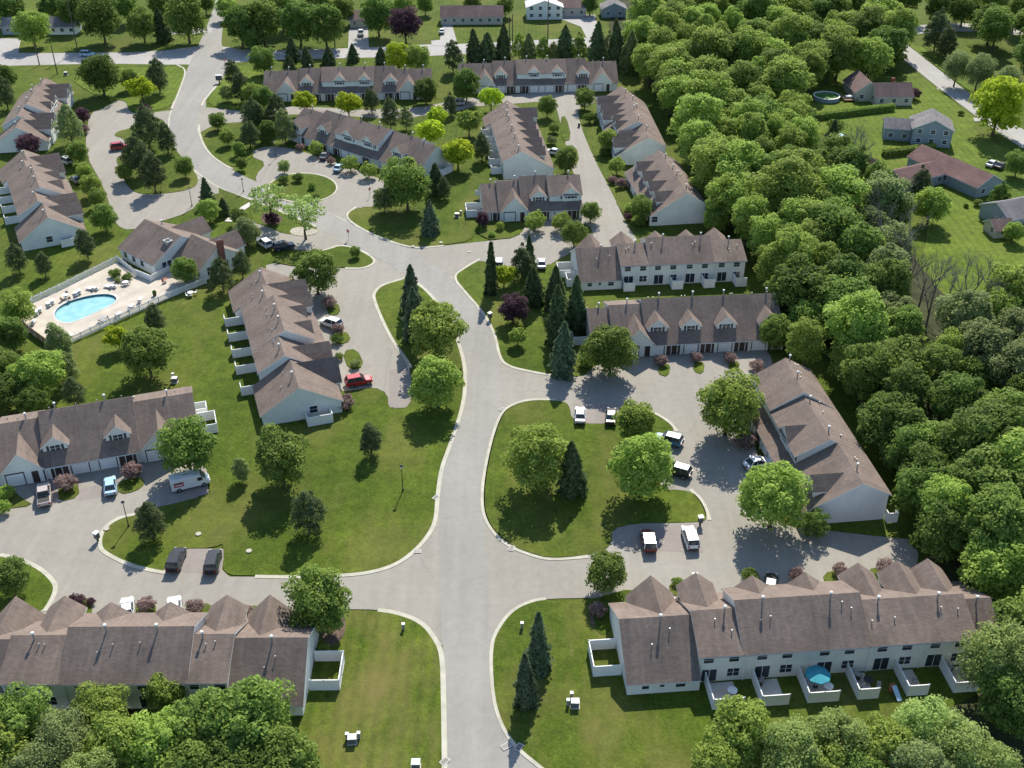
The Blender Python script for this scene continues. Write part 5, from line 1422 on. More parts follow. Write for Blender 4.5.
# ---- single trees of the estate: kind, px, py, radius px, colour, what sets it apart
T = [
 ('D', 31, 27, 16, 'bright', 'bright leafy tree in front of the pale blue house at top left'),
 ('D', 100, 74, 19, 'dark', 'broad dark leafy tree on the verge right of the farther left row'),
 ('D', 129, 79, 10, 'mid', 'small leafy tree right of the broad dark one on the top left verge'),
 ('Y', 141, 88, 13, 'yellow', 'yellow green tree on the top left verge above the pool side lot'),
 ('N', 157, 76, 12, 'pine', 'dark ragged pine on the verge left of the main road crossing'),
 ('R', 145, 109, 7, 'purple', 'purple shrub at the tip of the top left verge'),
 ('N', 146, 126, 15, 'pine', 'topmost pine of the island by the pool side lot'),
 ('N', 166, 138, 11, 'pine', 'pine at the road side of the island by the pool side lot'),
 ('N', 136, 155, 15, 'pine', 'pine above the red car on the island by the pool side lot'),
 ('N', 152, 172, 14, 'pine', 'lowest pine of the island by the pool side lot'),
 ('D', 124, 172, 8, 'bright', 'small bright tree left of the lowest pine on the pool side island'),
 ('D', 184, 167, 10, 'mid', 'small round tree at the lower right tip of the pool side island'),
 ('N', 68, 124, 14, 'olive', 'dark leafy pine in front of the farther left row'),
 ('D', 82, 116, 8, 'purple', 'purple tree beside the dark pine of the farther left row'),
 ('R', 84, 129, 6, 'red', 'dusty red shrub below the purple tree of the farther left row'),
 ('D', 28, 145, 11, 'purple', 'large purple tree between the two left rows'),
 ('D', 77, 152, 11, 'mid', 'leafy tree left of the pool side lot between the two left rows'),
 ('D', 85, 172, 8, 'bright', 'small bright tree in front of the upper end of the row above the pool'),
 ('D', 90, 186, 10, 'bright', 'bright tree in the middle of the row above the pool'),
 ('D', 97, 198, 9, 'mid', 'lower bushy tree in front of the row above the pool'),
 ('D', 3, 77, 12, 'dark', 'dark tree cut by the left edge beside the top left field'),
 ('N', 4, 93, 11, 'pine', 'dark pine cut by the left edge above the farther left row'),
 ('N', 232, 73, 9, 'pine', 'small pine beside the wide mailbox stand'),
 ('N', 240, 86, 11, 'pine', 'pine below the one beside the wide mailbox stand'),
 ('D', 227, 93, 8, 'pale', 'small pale tree at the main road left of the pines'),
 ('D', 251, 93, 10, 'bright', 'bright tree right of the pines near the top crossing'),
 ('D', 263, 98, 11, 'dark', 'dark tree at the left end of the top row with four dormers'),
 ('N', 253, 115, 12, 'pine', 'dark pine at the left end of the back lane'),
 ('D', 217, 121, 8, 'mid', 'small tree at the kerb of the lawn left of the back lane'),
 ('D', 227, 137, 8, 'bright', 'small bright tree in the middle of the lawn left of the hillside lot'),
 ('N', 249, 133, 10, 'pine', 'pine at the left end of the slanting row'),
 ('D', 239, 149, 7, 'mid', 'bushy small tree left of the hillside lot entrance'),
 ('D', 241, 164, 6, 'mid', 'smallest tree at the lower tip of the lawn left of the hillside lot'),
 ('D', 263, 60, 13, 'mid', 'leafy tree at the left end of the line below the top road'),
 ('D', 398, 57, 14, 'yellow', 'left one of the two yellow green trees below the top road'),
 ('D', 417, 58, 13, 'bright', 'right one of the two bright trees below the top road'),
 ('N', 453, 56, 11, 'pine', 'open pine on the grass right of the bright trees below the top road'),
 ('D', 466, 84, 15, 'dark', 'dark round tree between the two top rows'),
 ('D', 426, 90, 12, 'dark', 'dark tree at the right end of the top row with four dormers'),
 ('Y', 305, 101, 12, 'yellow', 'yellow green tree left of the slanting row top'),
 ('Y', 348, 103, 13, 'yellow', 'yellow green tree above the middle of the slanting row'),
 ('N', 371, 100, 9, 'pine', 'narrow pine right of the yellow green tree above the slanting row'),
 ('N', 390, 113, 11, 'pine', 'dark pine above the middle of the slanting row'),
 ('N', 406, 118, 8, 'olive', 'open pine above the right half of the slanting row'),
 ('Y', 437, 116, 11, 'yellow', 'upper yellow green tree right of the back lane end'),
 ('N', 450, 104, 8, 'pine', 'small pine left of the silver car at the back lane end'),
 ('Y', 430, 131, 14, 'yellow', 'broad yellow green tree behind the right end of the slanting row'),
 ('Y', 469, 121, 13, 'bright', 'bright tree left of the upper end of the long dormered row'),
 ('Y', 458, 152, 16, 'yellow', 'large yellow green tree right of the slanting row end'),
 ('N', 482, 147, 10, 'pine', 'dark tree against the back of the long dormered row'),
 ('Y', 491, 98, 12, 'yellow', 'yellow green tree at the left garage of the top right row'),
 ('D', 256, 117, 12, 'dark', 'dark tree filling the corner left of the slanting row'),
 ('N', 276, 112, 12, 'pine', 'pine right of the dark tree in the corner left of the slanting row'),
 ('N', 284, 126, 12, 'olive', 'olive pine nearest the left end of the slanting row'),
 ('D', 268, 130, 10, 'dark', 'low dark tree at the left front corner of the slanting row'),
 ('S', 316, 148, 8, 'bright', 'left one of the three clipped bushes along the slanting row'),
 ('S', 350, 164, 8.6, 'bright', 'middle one of the three clipped bushes along the slanting row'),
 ('S', 368.5, 170.5, 8.6, 'bright', 'right one of the three clipped bushes along the slanting row'),
 ('R', 331, 161, 5, 'red', 'dusty red shrub between two clipped bushes of the slanting row'),
 ('R', 300, 147, 5, 'red', 'dusty red shrub at the left garage of the slanting row'),
 ('D', 284, 167, 6, 'pale', 'small pale tree at the upper rim of the round island'),
 ('R', 283, 180, 6, 'dark', 'dark shrub on the left of the round island'),
 ('R', 298, 178, 6, 'dark', 'dark shrub in the middle of the round island'),
 ('R', 312, 186, 5, 'mid', 'small green shrub on the right of the round island'),
 ('R', 315, 198, 5, 'dark', 'dark low shrub on the near rim of the round island'),
 ('D', 406, 184, 24, 'mid', 'large leafy tree on the lawn at the right end of the slanting row'),
 ('D', 384, 200, 12, 'olive', 'smaller tree left of the large one at the slanting row end'),
 ('N', 444, 188, 8, 'pine', 'narrow dark pine right of the large tree at the slanting row end'),
 ('D', 547, 106, 10, 'mid', 'round street tree at the top left of the narrow lane'),
 ('D', 585, 98, 10, 'mid', 'round street tree at the top right of the narrow lane'),
 ('D', 566, 160, 12, 'mid', 'round street tree at the lower left of the narrow lane'),
 ('D', 608, 140, 11, 'bright', 'leafy tree in the middle of the row right of the narrow lane'),
 ('Y', 617, 165, 9, 'bright', 'bright small tree right of the narrow lane below the leafy one'),
 ('R', 554, 128, 7, 'mid', 'green shrub below the top left street tree of the narrow lane'),
 ('R', 552, 140, 6, 'olive', 'low shrub in front of the third dark dormer of the lane'),
 ('R', 605, 152, 6, 'dark', 'dark shrub right of the narrow lane between two trees'),
 ('R', 590, 118, 7, 'dark', 'dark shrub under the top right street tree of the narrow lane'),
 ('R', 621, 183, 7, 'red', 'dusty red shrub at the row with four dark dormers'),
 ('R', 613, 180, 5, 'red', 'smaller dusty red shrub left of the other one by the four dark dormers'),
 ('D', 642, 208, 12, 'mid', 'leafy tree at the near end of the row with four dark dormers'),
 ('R', 630, 208, 7, 'bright', 'bright shrub left of the leafy tree by the four dark dormers'),
 ('R', 640, 222, 6, 'mid', 'green shrub under the leafy tree by the four dark dormers'),
 ('R', 628, 217, 5, 'purple', 'small purple shrub near the end of the narrow lane'),
 ('D', 591, 212, 10, 'mid', 'small tree at the right corner of the short row'),
 ('D', 574, 234, 13, 'mid', 'round tree standing in the upper lane corner above the long white back wall'),
 ('D', 715, 220, 13, 'mid', 'bright edged tree right of the big cream gable'),
 ('S', 535, 221, 11, 'bright', 'left clipped bush of the short row'),
 ('S', 561.5, 221.5, 10.5, 'bright', 'right clipped bush of the short row'),
 ('S', 500, 226, 4.5, 'bright', 'smallest clipped bush beside the purple one at the short row'),
 ('D', 482.5, 219, 7, 'purple', 'round purple tree at the left end of the short row'),
 ('R', 492, 234, 4, 'bright', 'tiny bright shrub on the grass left of the short row'),
 ('N', 522, 262, 13, 'pine', 'big dark pine on the spruce lawn below the upper lane'),
 ('Y', 504, 275, 12, 'yellow', 'yellow green tree on the spruce lawn left of the big pine'),
 ('D', 513, 309, 14, 'purple', 'round purple tree on the spruce lawn'),
 ('Y', 518, 336, 9.5, 'bright', 'small bright tree below the purple one on the spruce lawn'),
 ('D', 611, 350, 25, 'mid', 'big round tree at the left end of the row with three dormers'),
 ('R', 587, 360, 10, 'mid', 'green shrub left of the big round tree by the three dormers'),
 ('R', 661, 361, 7, 'red', 'left one of the three dusty red shrubs along the row with three dormers'),
 ('R', 696, 357, 7, 'red', 'middle one of the three dusty red shrubs along the row with three dormers'),
 ('R', 730, 357, 7.5, 'red', 'right one of the three dusty red shrubs along the row with three dormers'),
 ('R', 757, 366, 8, 'red', 'grey red shrub on the bed at the top of the stepped right row'),
 ('D', 776, 332, 18, 'mid', 'leafy tree at the right end of the row with three dormers'),
 ('D', 316, 271, 22, 'mid', 'large leafy tree at the head of the middle lot'),
 ('D', 355.5, 252, 5.5, 'mid', 'small tree on the grass tip above the middle lot'),
 ('A', 269, 199, 19, 'pale', 'left airy pale tree of the pool house strip'),
 ('A', 303, 213, 20, 'pale', 'right airy pale tree over the gravel bed of the pool house strip'),
 ('R', 272, 219, 9, 'purple', 'dark purple shrub under the left airy tree'),
 ('D', 246, 231, 13, 'olive', 'leafy tree between the pool house and its parking'),
 ('R', 329, 303, 8, 'red', 'dusty red shrub at the far end of the middle lot'),
 ('R', 338, 329, 7, 'red', 'dusty red shrub right of the white car by the middle lot'),
 ('R', 337, 339, 7, 'dark', 'dark green shrub below the dusty red one by the middle lot'),
 ('R', 339, 357, 5, 'mid', 'small green shrub at the third garage of the middle lot'),
 ('R', 355, 364, 6, 'olive', 'olive shrub above the red car by the middle lot'),
 ('R', 346, 402, 10, 'red', 'round dusty red shrub at the near end of the row by the middle lot'),
 ('S', 331, 407, 4.5, 'bright', 'small bright bush left of the round dusty red shrub'),
 ('D', 104, 217, 13, 'mid', 'round tree at the lot end of the row above the pool'),
 ('N', 85, 244, 11, 'pine', 'dark pine at the near gable of the row above the pool'),
 ('N', 16, 258, 11, 'pine', 'leftmost of the two small pines on the lawn above the pool'),
 ('N', 43, 264, 9, 'pine', 'right one of the two small pines on the lawn above the pool'),
 ('D', 208, 210, 11, 'bright', 'bright rounded tree behind the pool house roof'),
 ('D', 238, 216, 8, 'mid', 'small tree at the upper corner of the pool house'),
 ('N', 221, 274, 13, 'pine', 'ragged pine at the right corner of the pool house'),
 ('N', 241, 265, 10, 'pine', 'second ragged pine right of the pool house, nearer the townhouses'),
 ('D', 183.5, 270, 13, 'mid', 'round tree in the inner corner of the pool house'),
 ('R', 115, 274, 7, 'mid', 'upper green shrub on the pool deck'),
 ('R', 127, 278, 6, 'dark', 'dark shrub on the pool deck beside the fence wing'),
 ('R', 118, 281, 4, 'olive', 'small low shrub on the pool deck'),
 ('D', 17, 308, 17, 'bright', 'bright tree at the left edge beside the pool fence corner'),
 ('D', 10, 334, 17, 'dark', 'dark tree at the left edge below the pool fence corner'),
 ('N', 58, 343, 15, 'olive', 'feathery olive pine at the near left side of the pool'),
 ('N', 67, 368, 12, 'olive', 'second feathery pine below the pool'),
 ('Y', 117, 337, 13, 'yellow', 'yellow green tree left of the big dark tree below the pool'),
 ('N', 154, 319, 11, 'pine', 'small dark pine on the lawn outside the pool fence'),
 ('D', 146, 352, 26, 'mid', 'big dense tree on the lawn below the pool'),
 ('D', 38, 375, 24, 'bright', 'large bright tree left of the lawn below the pool'),
 ('D', 4, 368, 20, 'mid', 'tree cut by the left edge below the pool'),
 ('D', 4, 394, 20, 'dark', 'dark tree at the left edge behind the row with the white van'),
 ('D', 31, 402, 16, 'dark', 'dark tree between the large bright one and the row with the white van'),
 ('N', 73, 392, 12, 'pine', 'dark pine behind the row with the white van'),
 ('D', 186, 447, 29, 'mid', 'big round maple above the white van'),
 ('N', 150, 521, 16, 'pine', 'ragged pine beside the lamp post lawn corner'),
 ('N', 241, 470, 10, 'olive', 'sparse small pine on the left lawn right of the white van'),
 ('D', 281, 458, 29, 'mid', 'big round tree in the middle of the left lawn'),
 ('N', 307, 512, 18, 'pine', 'dark pine in the middle of the left lawn below the big round tree'),
 ('N', 370.5, 440, 13, 'pine', 'lone pine on the left lawn near the middle lot'),
 ('D', 10, 578, 20, 'dark', 'dark tree on the small grass corner at the left edge'),
 ('S', 5, 493, 9, 'bright', 'bright clipped bush at the left edge'),
 ('S', 2, 507, 8, 'bright', 'lower bright bush at the left edge'),
 ('R', 66, 483, 11.5, 'red', 'dusty red shrub right of the tan pickup'),
 ('R', 131.5, 471, 11.5, 'red', 'dusty red shrub right of the light blue car'),
 ('R', 75.5, 602, 10, 'purple', 'purple shrub at the left of the bottom left row front'),
 ('R', 91, 602, 5, 'purple', 'tiny purple shrub right of the larger purple one'),
 ('R', 146, 605, 10.5, 'red', 'dark red shrub between the two white cars behind the bottom left roof'),
 ('R', 195, 607, 10.5, 'red', 'dark red shrub right of the second white car behind the bottom left roof'),
 ('R', 246, 611, 8, 'red', 'dusty red shrub at the right gable of the bottom left row'),
 ('D', 319, 603, 32, 'mid', 'big dense tree at the right end of the bottom left row'),
 ('D', 165, 692, 21, 'bright', 'bright tree rising in front of the bottom left roof'),
 ('R', 324, 649, 7, 'bright', 'bright shrub behind the side patio of the bottom left row'),
 ('D', 436, 330, 28, 'bright', 'upper one of the two big round trees beside the main road'),
 ('D', 436.5, 381, 26, 'bright', 'lower one of the two big round trees beside the main road'),
 ('D', 537, 460, 31, 'bright', 'big bright tree on the left of the central island'),
 ('D', 636, 423, 21, 'bright', 'smaller of the two trees on the right of the central island'),
 ('D', 643, 466, 32, 'bright', 'larger of the two trees on the right of the central island'),
 ('D', 605.5, 572, 20.5, 'mid', 'round tree at the top of the bottom right lawn'),
 ('R', 598, 610, 10, 'red', 'dusty red shrub under the round tree of the bottom right lawn'),
 ('R', 677, 582, 6, 'mid', 'small green shrub between the two left gables of the bottom right row'),
 ('D', 729, 405, 31, 'bright', 'big tree in the right lot beside the stepped row'),
 ('D', 775, 497, 34, 'bright', 'biggest tree in the right lot in front of the grey gable'),
 ('R', 745, 440, 11, 'red', 'dusty red shrub in front of the stepped right row'),
 ('R', 750, 575, 9, 'mid', 'green shrub behind the bottom right roof left of the black car'),
 ('R', 796, 575, 9, 'red', 'dusty red shrub behind the bottom right roof right of the black car'),
 ('R', 840, 570, 9, 'red', 'left one of the two dark red shrubs behind the three right gables'),
 ('R', 885, 567, 10, 'red', 'right one of the two dark red shrubs behind the three right gables'),
 ('S', 815, 524, 15, 'dark', 'dark clipped bush under the grey gable'),
 ('W', 1000, 660, 36, 'pale', 'large pale willow at the right end of the bottom right row'),
 ('D', 1000, 104, 27, 'yellow', 'broad yellow green tree beside the road at the far right'),
 ('R', 914, 94, 8, 'purple', 'dark red small tree beside the tan house'),
 ('W', 958, 66, 14, 'olive', 'left grey green tree across the road at far right'),
 ('W', 980, 70, 15, 'olive', 'right grey green tree across the road at far right'),
 ('W', 1008, 80, 13, 'olive', 'grey green tree at the right edge across the road'),
 ('N', 838, 157, 13, 'olive', 'ragged grey tree at the left of the yard below the blue covered pool'),
 ('D', 870, 172, 13, 'purple', 'dull purple tree at the yard edge below the hedge'),
 ('N', 921, 183, 12, 'pine', 'dark tree left of the red roofed house'),
 ('D', 931, 205, 18, 'bright', 'bright tree at the top of the right lawn'),
 ('R', 978, 203, 5, 'mid', 'small green shrub below the red roofed house'),
 ('R', 966, 206, 3, 'dark', 'tiny dark shrub on the right lawn'),
 ('N', 1000, 196, 10, 'dark', 'dark bush between the red roofed house and the grey roofed one'),
 ('D', 1018, 164, 12, 'mid', 'tree cut by the right edge beside the red roofed house'),
 ('D', 1014, 232, 10, 'bright', 'bright tree before the house at the right edge'),
 ('R', 961, 113, 3.5, 'dark', 'tiny dark shrub in the yard above the long pale driveway'),
 ('N', 938, 30, 14, 'pine', 'dark pine beside the far road at the upper right'),
 ('N', 948, 44, 11, 'pine', 'second dark pine right of the far road at the upper right'),
 ('R', 836, 126, 10, 'mid', 'low green bush left of the upper hedge'),
]
for k, x, y, r, mk, lb in T:
    zs = {'N': 1.12}.get(k, 1.0)
    tree(k, x, y, r, mk, lb, zs)

SP = [
 (491, 243, 296, 5.5, 'spruce', 'thin spruce at the left of the spruce lawn'),
 (530, 236, 275, 6, 'spruce', 'narrow spruce behind the big pine on the spruce lawn'),
 (534, 268, 308, 10, 'spruce', 'spruce under the big pine on the spruce lawn'),
 (555, 266, 311, 10.5, 'spruce', 'hindmost of the tall spruces beside the white side fence'),
 (575.5, 277, 337, 11.5, 'spruce', 'right one of the tall spruces, against the white side fences'),
 (558, 287, 344, 11, 'spruce', 'left one of the tall spruces in the cluster'),
 (560, 316, 352, 9.5, 'spruce', 'short spruce hidden between the tall ones'),
 (562.5, 324, 379, 11.5, 'blue', 'nearest and bluest of the tall spruces by the lot road'),
 (411.5, 266, 316, 10, 'blue', 'farther one of the two blue spruces beside the main road'),
 (415, 288, 343, 11, 'blue', 'nearer one of the two blue spruces beside the main road'),
 (430, 201, 236, 9, 'blue', 'blue spruce on the lawn right of the large tree'),
 (436, 164, 196, 9, 'spruce', 'dark spruce at the right end of the slanting row'),
 (573, 443, 497, 13.5, 'spruce', 'spruce behind the big bright tree on the central island'),
 (539, 611, 674, 11, 'blue', 'right one of the two spruces on the bottom right lawn'),
 (526.5, 655, 710, 10.5, 'blue', 'left one of the two spruces on the bottom right lawn'),
 (224, 199, 217, 6, 'spruce', 'small spruce beside the bright tree behind the pool house'),
 (207, 178, 205, 6, 'spruce', 'spruce beside the main road above the pool house'),
 (293, 38, 62, 7, 'spruce', 'first spruce from the left in the line below the top road'),
 (307, 47, 68, 6, 'spruce', 'second spruce from the left in the line below the top road'),
 (290, 55, 78, 7, 'spruce', 'near spruce in front of the first one below the top road'),
 (328, 47, 66, 7, 'spruce', 'third spruce from the left in the line below the top road'),
 (353, 44, 63, 6, 'spruce', 'fourth spruce from the left in the line below the top road'),
 (381, 47, 66, 6, 'spruce', 'fifth spruce from the left in the line below the top road'),
 (163, 8, 43, 8, 'spruce', 'dark spruce beside the road junction at the top left'),
 (475, 30, 66, 8, 'spruce', 'left one of the three tall spruces above the top right row'),
 (487, 33, 66, 10, 'spruce', 'middle one of the three tall spruces above the top right row'),
 (503, 24, 65, 8, 'spruce', 'right one of the three tall spruces above the top right row'),
 (529, 34, 62, 8, 'olive', 'spruce left of the tall dark utility pole'),
 (565, 26, 62, 9, 'spruce', 'spruce right of the tall dark utility pole'),
 (597, 22, 66, 9, 'spruce', 'tall spruce at the wide driveway above the top right row'),
 (618, 20, 70, 8, 'spruce', 'dark spruce above the right end of the top right row'),
 (629, 31, 74, 10, 'olive', 'rightmost spruce above the top right row, against the wood'),
 (833, 120, 143, 6, 'spruce', 'small spruce at the blue covered pool'),
]
for a in SP: spruce(*a)

# ---- trees along the top edge of the photograph
TOP = [(100, 17, 21, 'dark'), (72, 12, 15, 'dark'), (142, 24, 15, 'mid'), (125, 6, 14, 'mid'), (186, 18, 20, 'mid'), (240, 24, 18, 'dark'), (226, 8, 10, 'bright'), (262, 20, 20, 'mid'), (252, 40, 10, 'dark'), (281, 10, 17, 'mid'), (299, 22, 19, 'dark'), (325, 24, 19, 'dark'), (318, 6, 14, 'mid'), (343, 10, 12, 'mid'),
       (378, 15, 17, 'dark'), (405, 24, 15, 'purple'), (403, 6, 12, 'bright'), (10, 8, 15, 'dark'), (52, 6, 14, 'dark'), (425, 4, 9, 'mid'), (472, 4, 9, 'dark'), (505, 6, 9, 'mid'), (590, 4, 9, 'dark'), (205, 3, 9, 'dark'), (160, 3, 13, 'mid')]
TOPL = ['big dark tree above the moving pale car', 'dark tree behind the small white house', 'leafy tree left of the junction spruce at the top', 'leafy tree at the top edge behind the big dark one', 'spreading tree left of the road leaving at the top', 'dark tree right of the road leaving at the top', 'bright tree at the top edge right of the leaving road', 'broad tree above the top road right of the dark one', 'low dark tree at the crossing corner above the top road', 'leafy tree at the top edge above the spruce line', 'dark tree above the first spruces of the line', 'dark tree left of the slim pole above the top road', 'leafy tree at the top edge behind the dark pair', 'small leafy tree left of the short driveway', 'dark tree right of the white truck driveway', 'dull purple tree left of the bright lawn above the top road', 'small bright tree at the top edge above the purple one', 'dark tree at the very top left corner', 'dark tree at the top edge behind the white house', 'small tree at the top edge left of the long low house', 'dark tree at the top edge behind the long low house', 'small tree at the top edge right of the long low house', 'dark tree at the top edge beside the small blue house', 'small dark tree at the top edge left of the leaving road', 'leafy tree at the top edge above the junction spruce']
for (x, y, r, mk), lb in zip(TOP, TOPL): tree('D', x, y, r, mk, lb, 1.05, 'trees along the top edge')

# ---- the bottom tree belts
BOT = [('D', 20, 725, 34, 'mid'), ('D', -8, 752, 36, 'bright'), ('W', 62, 742, 30, 'olive'), ('D', 100, 712, 28, 'bright'), ('D', 118, 748, 34, 'bright'), ('W', 40, 772, 28, 'olive'), ('D', 160, 748, 34, 'bright'), ('D', 205, 730, 36, 'mid'), ('D', 252, 722, 42, 'mid'), ('D', 285, 762, 34, 'mid'), ('D', 232, 772, 34, 'dark'), ('D', 190, 778, 34, 'mid'), ('W', 90, 780, 30, 'pale'),
       ('D', 742, 735, 36, 'bright'), ('D', 720, 768, 30, 'bright'), ('W', 790, 752, 34, 'pale'), ('D', 815, 772, 32, 'bright'), ('W', 838, 742, 32, 'pale'), ('D', 880, 752, 34, 'bright'), ('W', 925, 728, 30, 'pale'), ('W', 955, 752, 34, 'pale'), ('W', 918, 770, 32, 'olive'), ('D', 860, 778, 30, 'mid'), ('W', 990, 770, 30, 'pale'), ('D', 1012, 700, 32, 'dark')]
BOTL = ['dark green tree at the left edge below the bottom left row', 'bright tree in the bottom left corner', 'grey green thin tree second from the left in the bottom belt', 'bright tree against the back wall of the bottom left row', 'bright tree below the one against the bottom left back wall', 'grey green thin tree at the bottom edge near the left corner', 'bright broad tree left of centre in the bottom left belt', 'leafy tree below the bright tree at the bottom left roof', 'huge leafy tree covering the right end of the bottom left roof', 'leafy tree at the right end of the bottom left belt', 'dark tree at the bottom edge under the huge leafy one', 'leafy tree at the bottom edge left of the dark one', 'pale thin tree at the bottom edge of the left belt',
        'bright tree in front of the left patios of the bottom right row', 'bright tree at the bottom edge at the left of the right belt', 'pale thin tree second from the left in the bottom right belt', 'bright tree at the bottom edge below the pale thin one', 'pale tree below the teal parasol', 'bright round tree in the middle of the bottom right belt', 'pale tree below the right patios of the bottom right row', 'pale tree at the right end of the bottom right belt', 'grey green tree at the bottom edge right of the bright round one', 'leafy tree at the bottom edge in the middle of the right belt', 'pale tree in the bottom right corner', 'dark tree at the right edge below the pale willow']
for (k, x, y, r, mk), lb in zip(BOT, BOTL): tree(k, x, y, r, mk, lb, 1.0, 'trees of the bottom belts')

# ---- the wood on the right, tree by tree
def inside(x, y, poly):
    c = False; j = len(poly) - 1
    for i in range(len(poly)):
        xi, yi = poly[i]; xj, yj = poly[j]
        if (yi > y) != (yj > y) and x < (xj - xi) * (y - yi) / (yj - yi) + xi: c = not c
        j = i
    return c
WOOD = [(652, 2), (660, -8), (835, -8), (880, 8), (905, 28), (885, 52), (830, 58), (802, 75), (797, 118), (812, 143), (850, 160), (885, 185), (905, 225), (890, 270), (905, 325), (950, 345), (975, 300), (1050, 285), (1060, 640), (1040, 605), (1008, 560), (952, 515), (926, 470), (888, 412), (850, 368), (808, 342),
        (790, 312), (776, 278), (752, 235), (730, 200), (706, 158), (685, 118), (666, 85), (648, 62), (640, 30)]
UPPER = [(905, -8), (1060, -8), (1060, 78), (1036, 52), (1000, 38), (985, 22), (960, 8), (915, 8)]
SIDE = [(655, 215), (660, 210)]
def poisson(poly, dmin, tries, z=9.0, nmax=400):
    xs = [p[0] for p in poly]; ys = [p[1] for p in poly]; out = []
    for _ in range(tries):
        x, y = rng.uniform(min(xs), max(xs)), rng.uniform(min(ys), max(ys))
        if not inside(x, y, poly): continue
        p = G(x, y, z); d = dmin * (1.0 + .25 * max(0, (p.y - 150) / 200))
        if all((p - q[2]).length > d for q in out): out.append((x, y, p))
        if len(out) >= nmax: break
    return out
wood = []
for x, y, p in poisson(WOOD, 6.1, 14000, 9, 270):
    u = rng.random()
    greyish = (870 < x < 1030 and 180 < y < 350) or (1000 < x and y < 440)
    if greyish: mk = 'olive' if u < .6 else ('mid' if u < .85 else 'bright')
    elif x < 800 and y < 260: mk = 'bright' if u < .8 else 'mid'
    elif x < 935 and y > 360: mk = 'dark' if u < .55 else 'mid'
    else: mk = 'bright' if u < .5 else ('mid' if u < .85 else 'dark')
    R = rng.uniform(3.0, 6.2) * (1.0 + .1 * (p.y > 200)) * (.85 if greyish else 1)
    wood.append((x, y, p, R, mk, 'W'))
for x, y, p in poisson(UPPER, 8.5, 2500, 9, 34):
    u = rng.random(); wood.append((x, y, p, rng.uniform(4.5, 6.5), 'mid' if u < .45 else ('olive' if u < .65 else ('bright' if u < .85 else 'dark')), 'U'))
TONE = {'bright': 'bright green', 'mid': 'mid green', 'dark': 'dark green', 'olive': 'grey green'}
MARKS = [(640, 62, 'right of the top right row'), (690, 130, 'behind the row stepping up the lane'), (735, 200, 'behind the lane gable'), (775, 258, 'right of the long white back wall'), (800, 330, 'behind the row with three dormers'), (850, 400, 'behind the stepped row on the right'), (925, 510, 'right of the plain grey gable'), (985, 590, 'right of the bottom right row'),
         (745, 20, 'at the top edge of the wood'), (760, 90, 'in the upper middle of the wood'), (835, 30, 'above the round garden pool'), (810, 105, 'left of the round garden pool'), (830, 190, 'below the blue covered pool'), (880, 250, 'left of the right lawn'), (850, 300, 'in the middle of the wood'), (920, 340, 'below the right lawn'), (1000, 330, 'at the right edge below the lawn'), (940, 420, 'in the broad lower wood'), (1005, 430, 'at the right edge of the wood'), (1005, 520, 'at the right edge, lowest group'), (950, 15, 'above the far road'), (1000, 40, 'in the upper right corner')]
def sizeword(R): return 'large' if R > 5.4 else ('small' if R < 4.2 else 'medium')
groups = {}
for w_ in wood:
    mk = min(MARKS, key=lambda q: (q[0] - w_[0]) ** 2 + (1.4 * (q[1] - w_[1])) ** 2)
    groups.setdefault((sizeword(w_[3]), TONE[w_[4]], mk[2]), []).append(w_)
for (sz, tn, ph), ws in groups.items():
    ws.sort(key=lambda q: q[0])
    for i, (x, y, p, R, mk, _) in enumerate(ws):
        if len(ws) == 1: lb = f'{sz} {tn} wood tree {ph}'
        elif len(ws) == 2: lb = f'{["left", "right"][i]} one of two {sz} {tn} trees {ph}'
        else: lb = f'{ORD[i]} from left of the {sz} {tn} trees {ph}'
        zs = rng.uniform(.85, 1.0) * (5.6 / R) ** .45
        q = G(x, y, 1.7 * R * zs)
        plant('F' if rng.random() < .8 else 'D', q, R, mk, lb, zs, 'trees of the wood')

# bare grey trees at the lawn edge
def bare_mesh(i):
    def fn(mb):
        r2 = random.Random(i * 17 + 3)
        def grow(p, d, L, r, lev):
            q = p + d * L * .5 + Vector((r2.gauss(0, .03), r2.gauss(0, .03), 0)) * L; e = q + d * L * .5
            mb.tube([p, q, e], [r, r * .8, r * .55], M['bark_grey'], 5)
            if lev == 0: return
            for k in range(3 if lev > 1 else 4):
                a = r2.uniform(0, 2 * pi); sp = r2.uniform(.35, .75)
                nd = (d + Vector((cos(a) * sp, sin(a) * sp, r2.uniform(0, .35)))).normalized()
                grow(p + (e - p) * r2.uniform(.45, 1.0), nd, L * r2.uniform(.55, .75), r * .55, lev - 1)
        grow(Vector((0, 0, 0)), Vector((0, 0, 1)), 5, .16, 4)
    return shared(('limbs', i), fn)
for i, (x, y, lb) in enumerate([(962, 330, 'leaning pair member, left bare tree before the right lawn'), (985, 320, 'right bare tree before the right lawn'), (880, 262, 'bare grey tree at the left side of the right lawn'), (905, 300, 'bare grey tree at the lower left corner of the right lawn'), (925, 332, 'bare grey tree below the right lawn'), (1012, 345, 'bare grey tree at the right edge below the lawn'), (1005, 375, 'lower bare grey tree at the right edge'), (860, 205, 'bare grey tree below the purple one in the wood'), (945, 345, 'short bare tree between the two groups under the lawn'), (893, 228, 'bare pale tree left of the bright tree at the right lawn'), (872, 240, 'tall bare tree in the grey part of the wood'), (890, 285, 'forked bare tree at the lower left of the right lawn'), (850, 180, 'bare tree below the blue covered pool'), (915, 318, 'slim bare tree below the middle of the right lawn'), (975, 345, 'slim bare tree under the pair before the right lawn')]):
    p = G(x, y, 0); t = thing('bare_tree', lb, 'tree', (p.x, p.y, 0), rng.uniform(0, 6.28), GRP['B'])
    o = new('trunk', bare_mesh(i % 4), t); s = rng.uniform(1.2, 1.6); o.scale = (s, s, s)

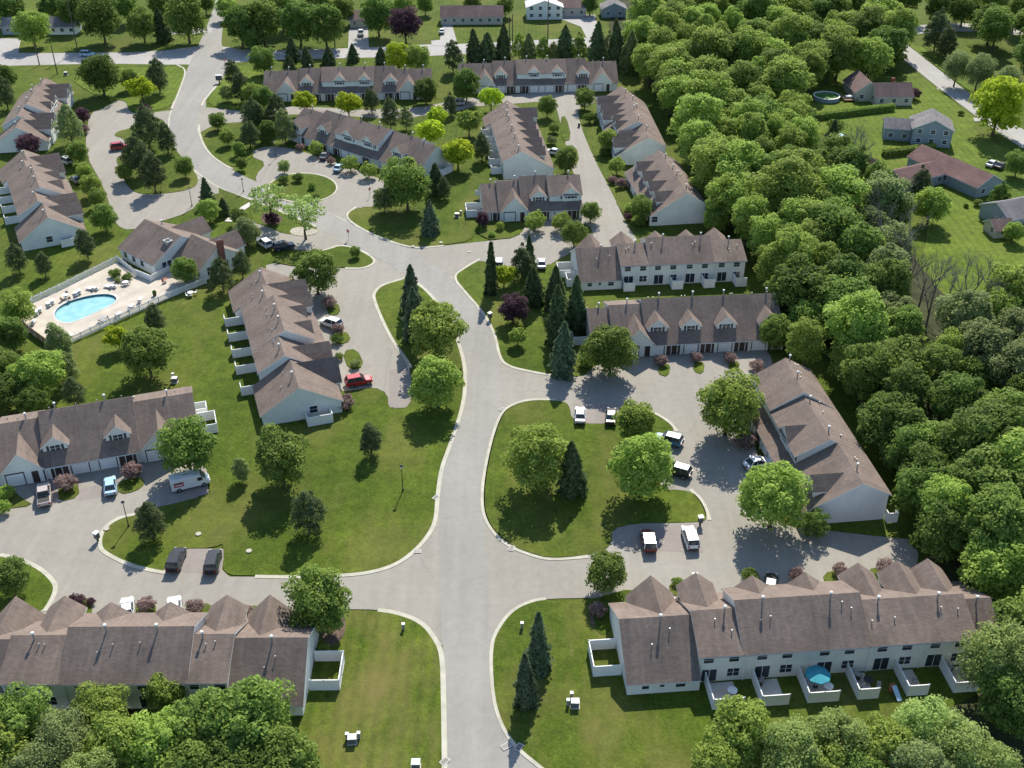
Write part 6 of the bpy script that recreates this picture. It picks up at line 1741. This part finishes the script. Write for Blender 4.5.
# undergrowth between the stems of the wood
pts = poisson(WOOD, 3.4, 9000, 1.0, 900)
C = []; N = []; S = []; Tn = []
for x, y, p in pts:
    k = 46; d = sph(k); r = rng.uniform(.8, 1.7)
    C.append(np.array([p.x, p.y, .6]) + d * np.array([r * 1.2, r * 1.2, r * .8]) * rng.uniform(.6, 1, (k, 1))); N.append(d + np.array([0, 0, .4])); S.append(rng.uniform(.22, .45, k)); Tn.append(rng.uniform(.1, .7) + rng.normal(size=k) * .15)
o = new('undergrowth', leafmesh('undergrowth', np.concatenate(C), np.concatenate(N), np.concatenate(S), np.concatenate(Tn), LEAF['mid']))
o['kind'] = 'stuff'

for x, y, r, mk, zs, lb in ((519, 46, 8, 'bright', 1.25, 'bright leafy tree between the spruces above the top right row'), (579, 47, 9, 'mid', 1.2, 'leafy tree above the middle of the top right row'), (609, 48, 9, 'olive', 1.4, 'grey green narrow tree right of the tall spruce above the top right row'),
                          (543, 49, 8, 'mid', 1.2, 'small leafy tree beside the tall dark utility pole'), (637, 60, 9, 'dark', 1.3, 'dark tree at the right end of the spruces above the top right row'), (553, 52, 7, 'olive', 1.1, 'low grey green tree right of the tall dark utility pole')):
    tree('N', x, y, r, mk, lb, zs)
for x, y, r, lb in ((908, 452, 26, 'upper dark tree squeezed behind the plain grey gable'), (926, 492, 28, 'middle dark tree in the gap behind the plain grey gable'), (945, 530, 30, 'lower dark tree in the gap behind the plain grey gable')):
    tree('D', x, y, r, 'dark', lb, 1.1)
hedge([(800, 122), (832, 118), (866, 113.5), (893, 110.5)], 1.8, 1.7, 'long clipped hedge between the tan house and the blue grey house')
hedge([(883, 157), (906, 154.5), (933, 150.5)], 1.8, 1.7, 'short clipped hedge below the blue grey house')
print('objects', len(bpy.data.objects), 'trees', len(TREES), 'wood', len(wood))

for o in bpy.data.objects:
    if 'label' in o and len(o['label'].split()) > 16: print('LONG', o['label'])
_seen = {}
for o in bpy.data.objects:
    if 'label' in o:
        if o['label'] in _seen: print('DUP', o['label'])
        _seen[o['label']] = 1
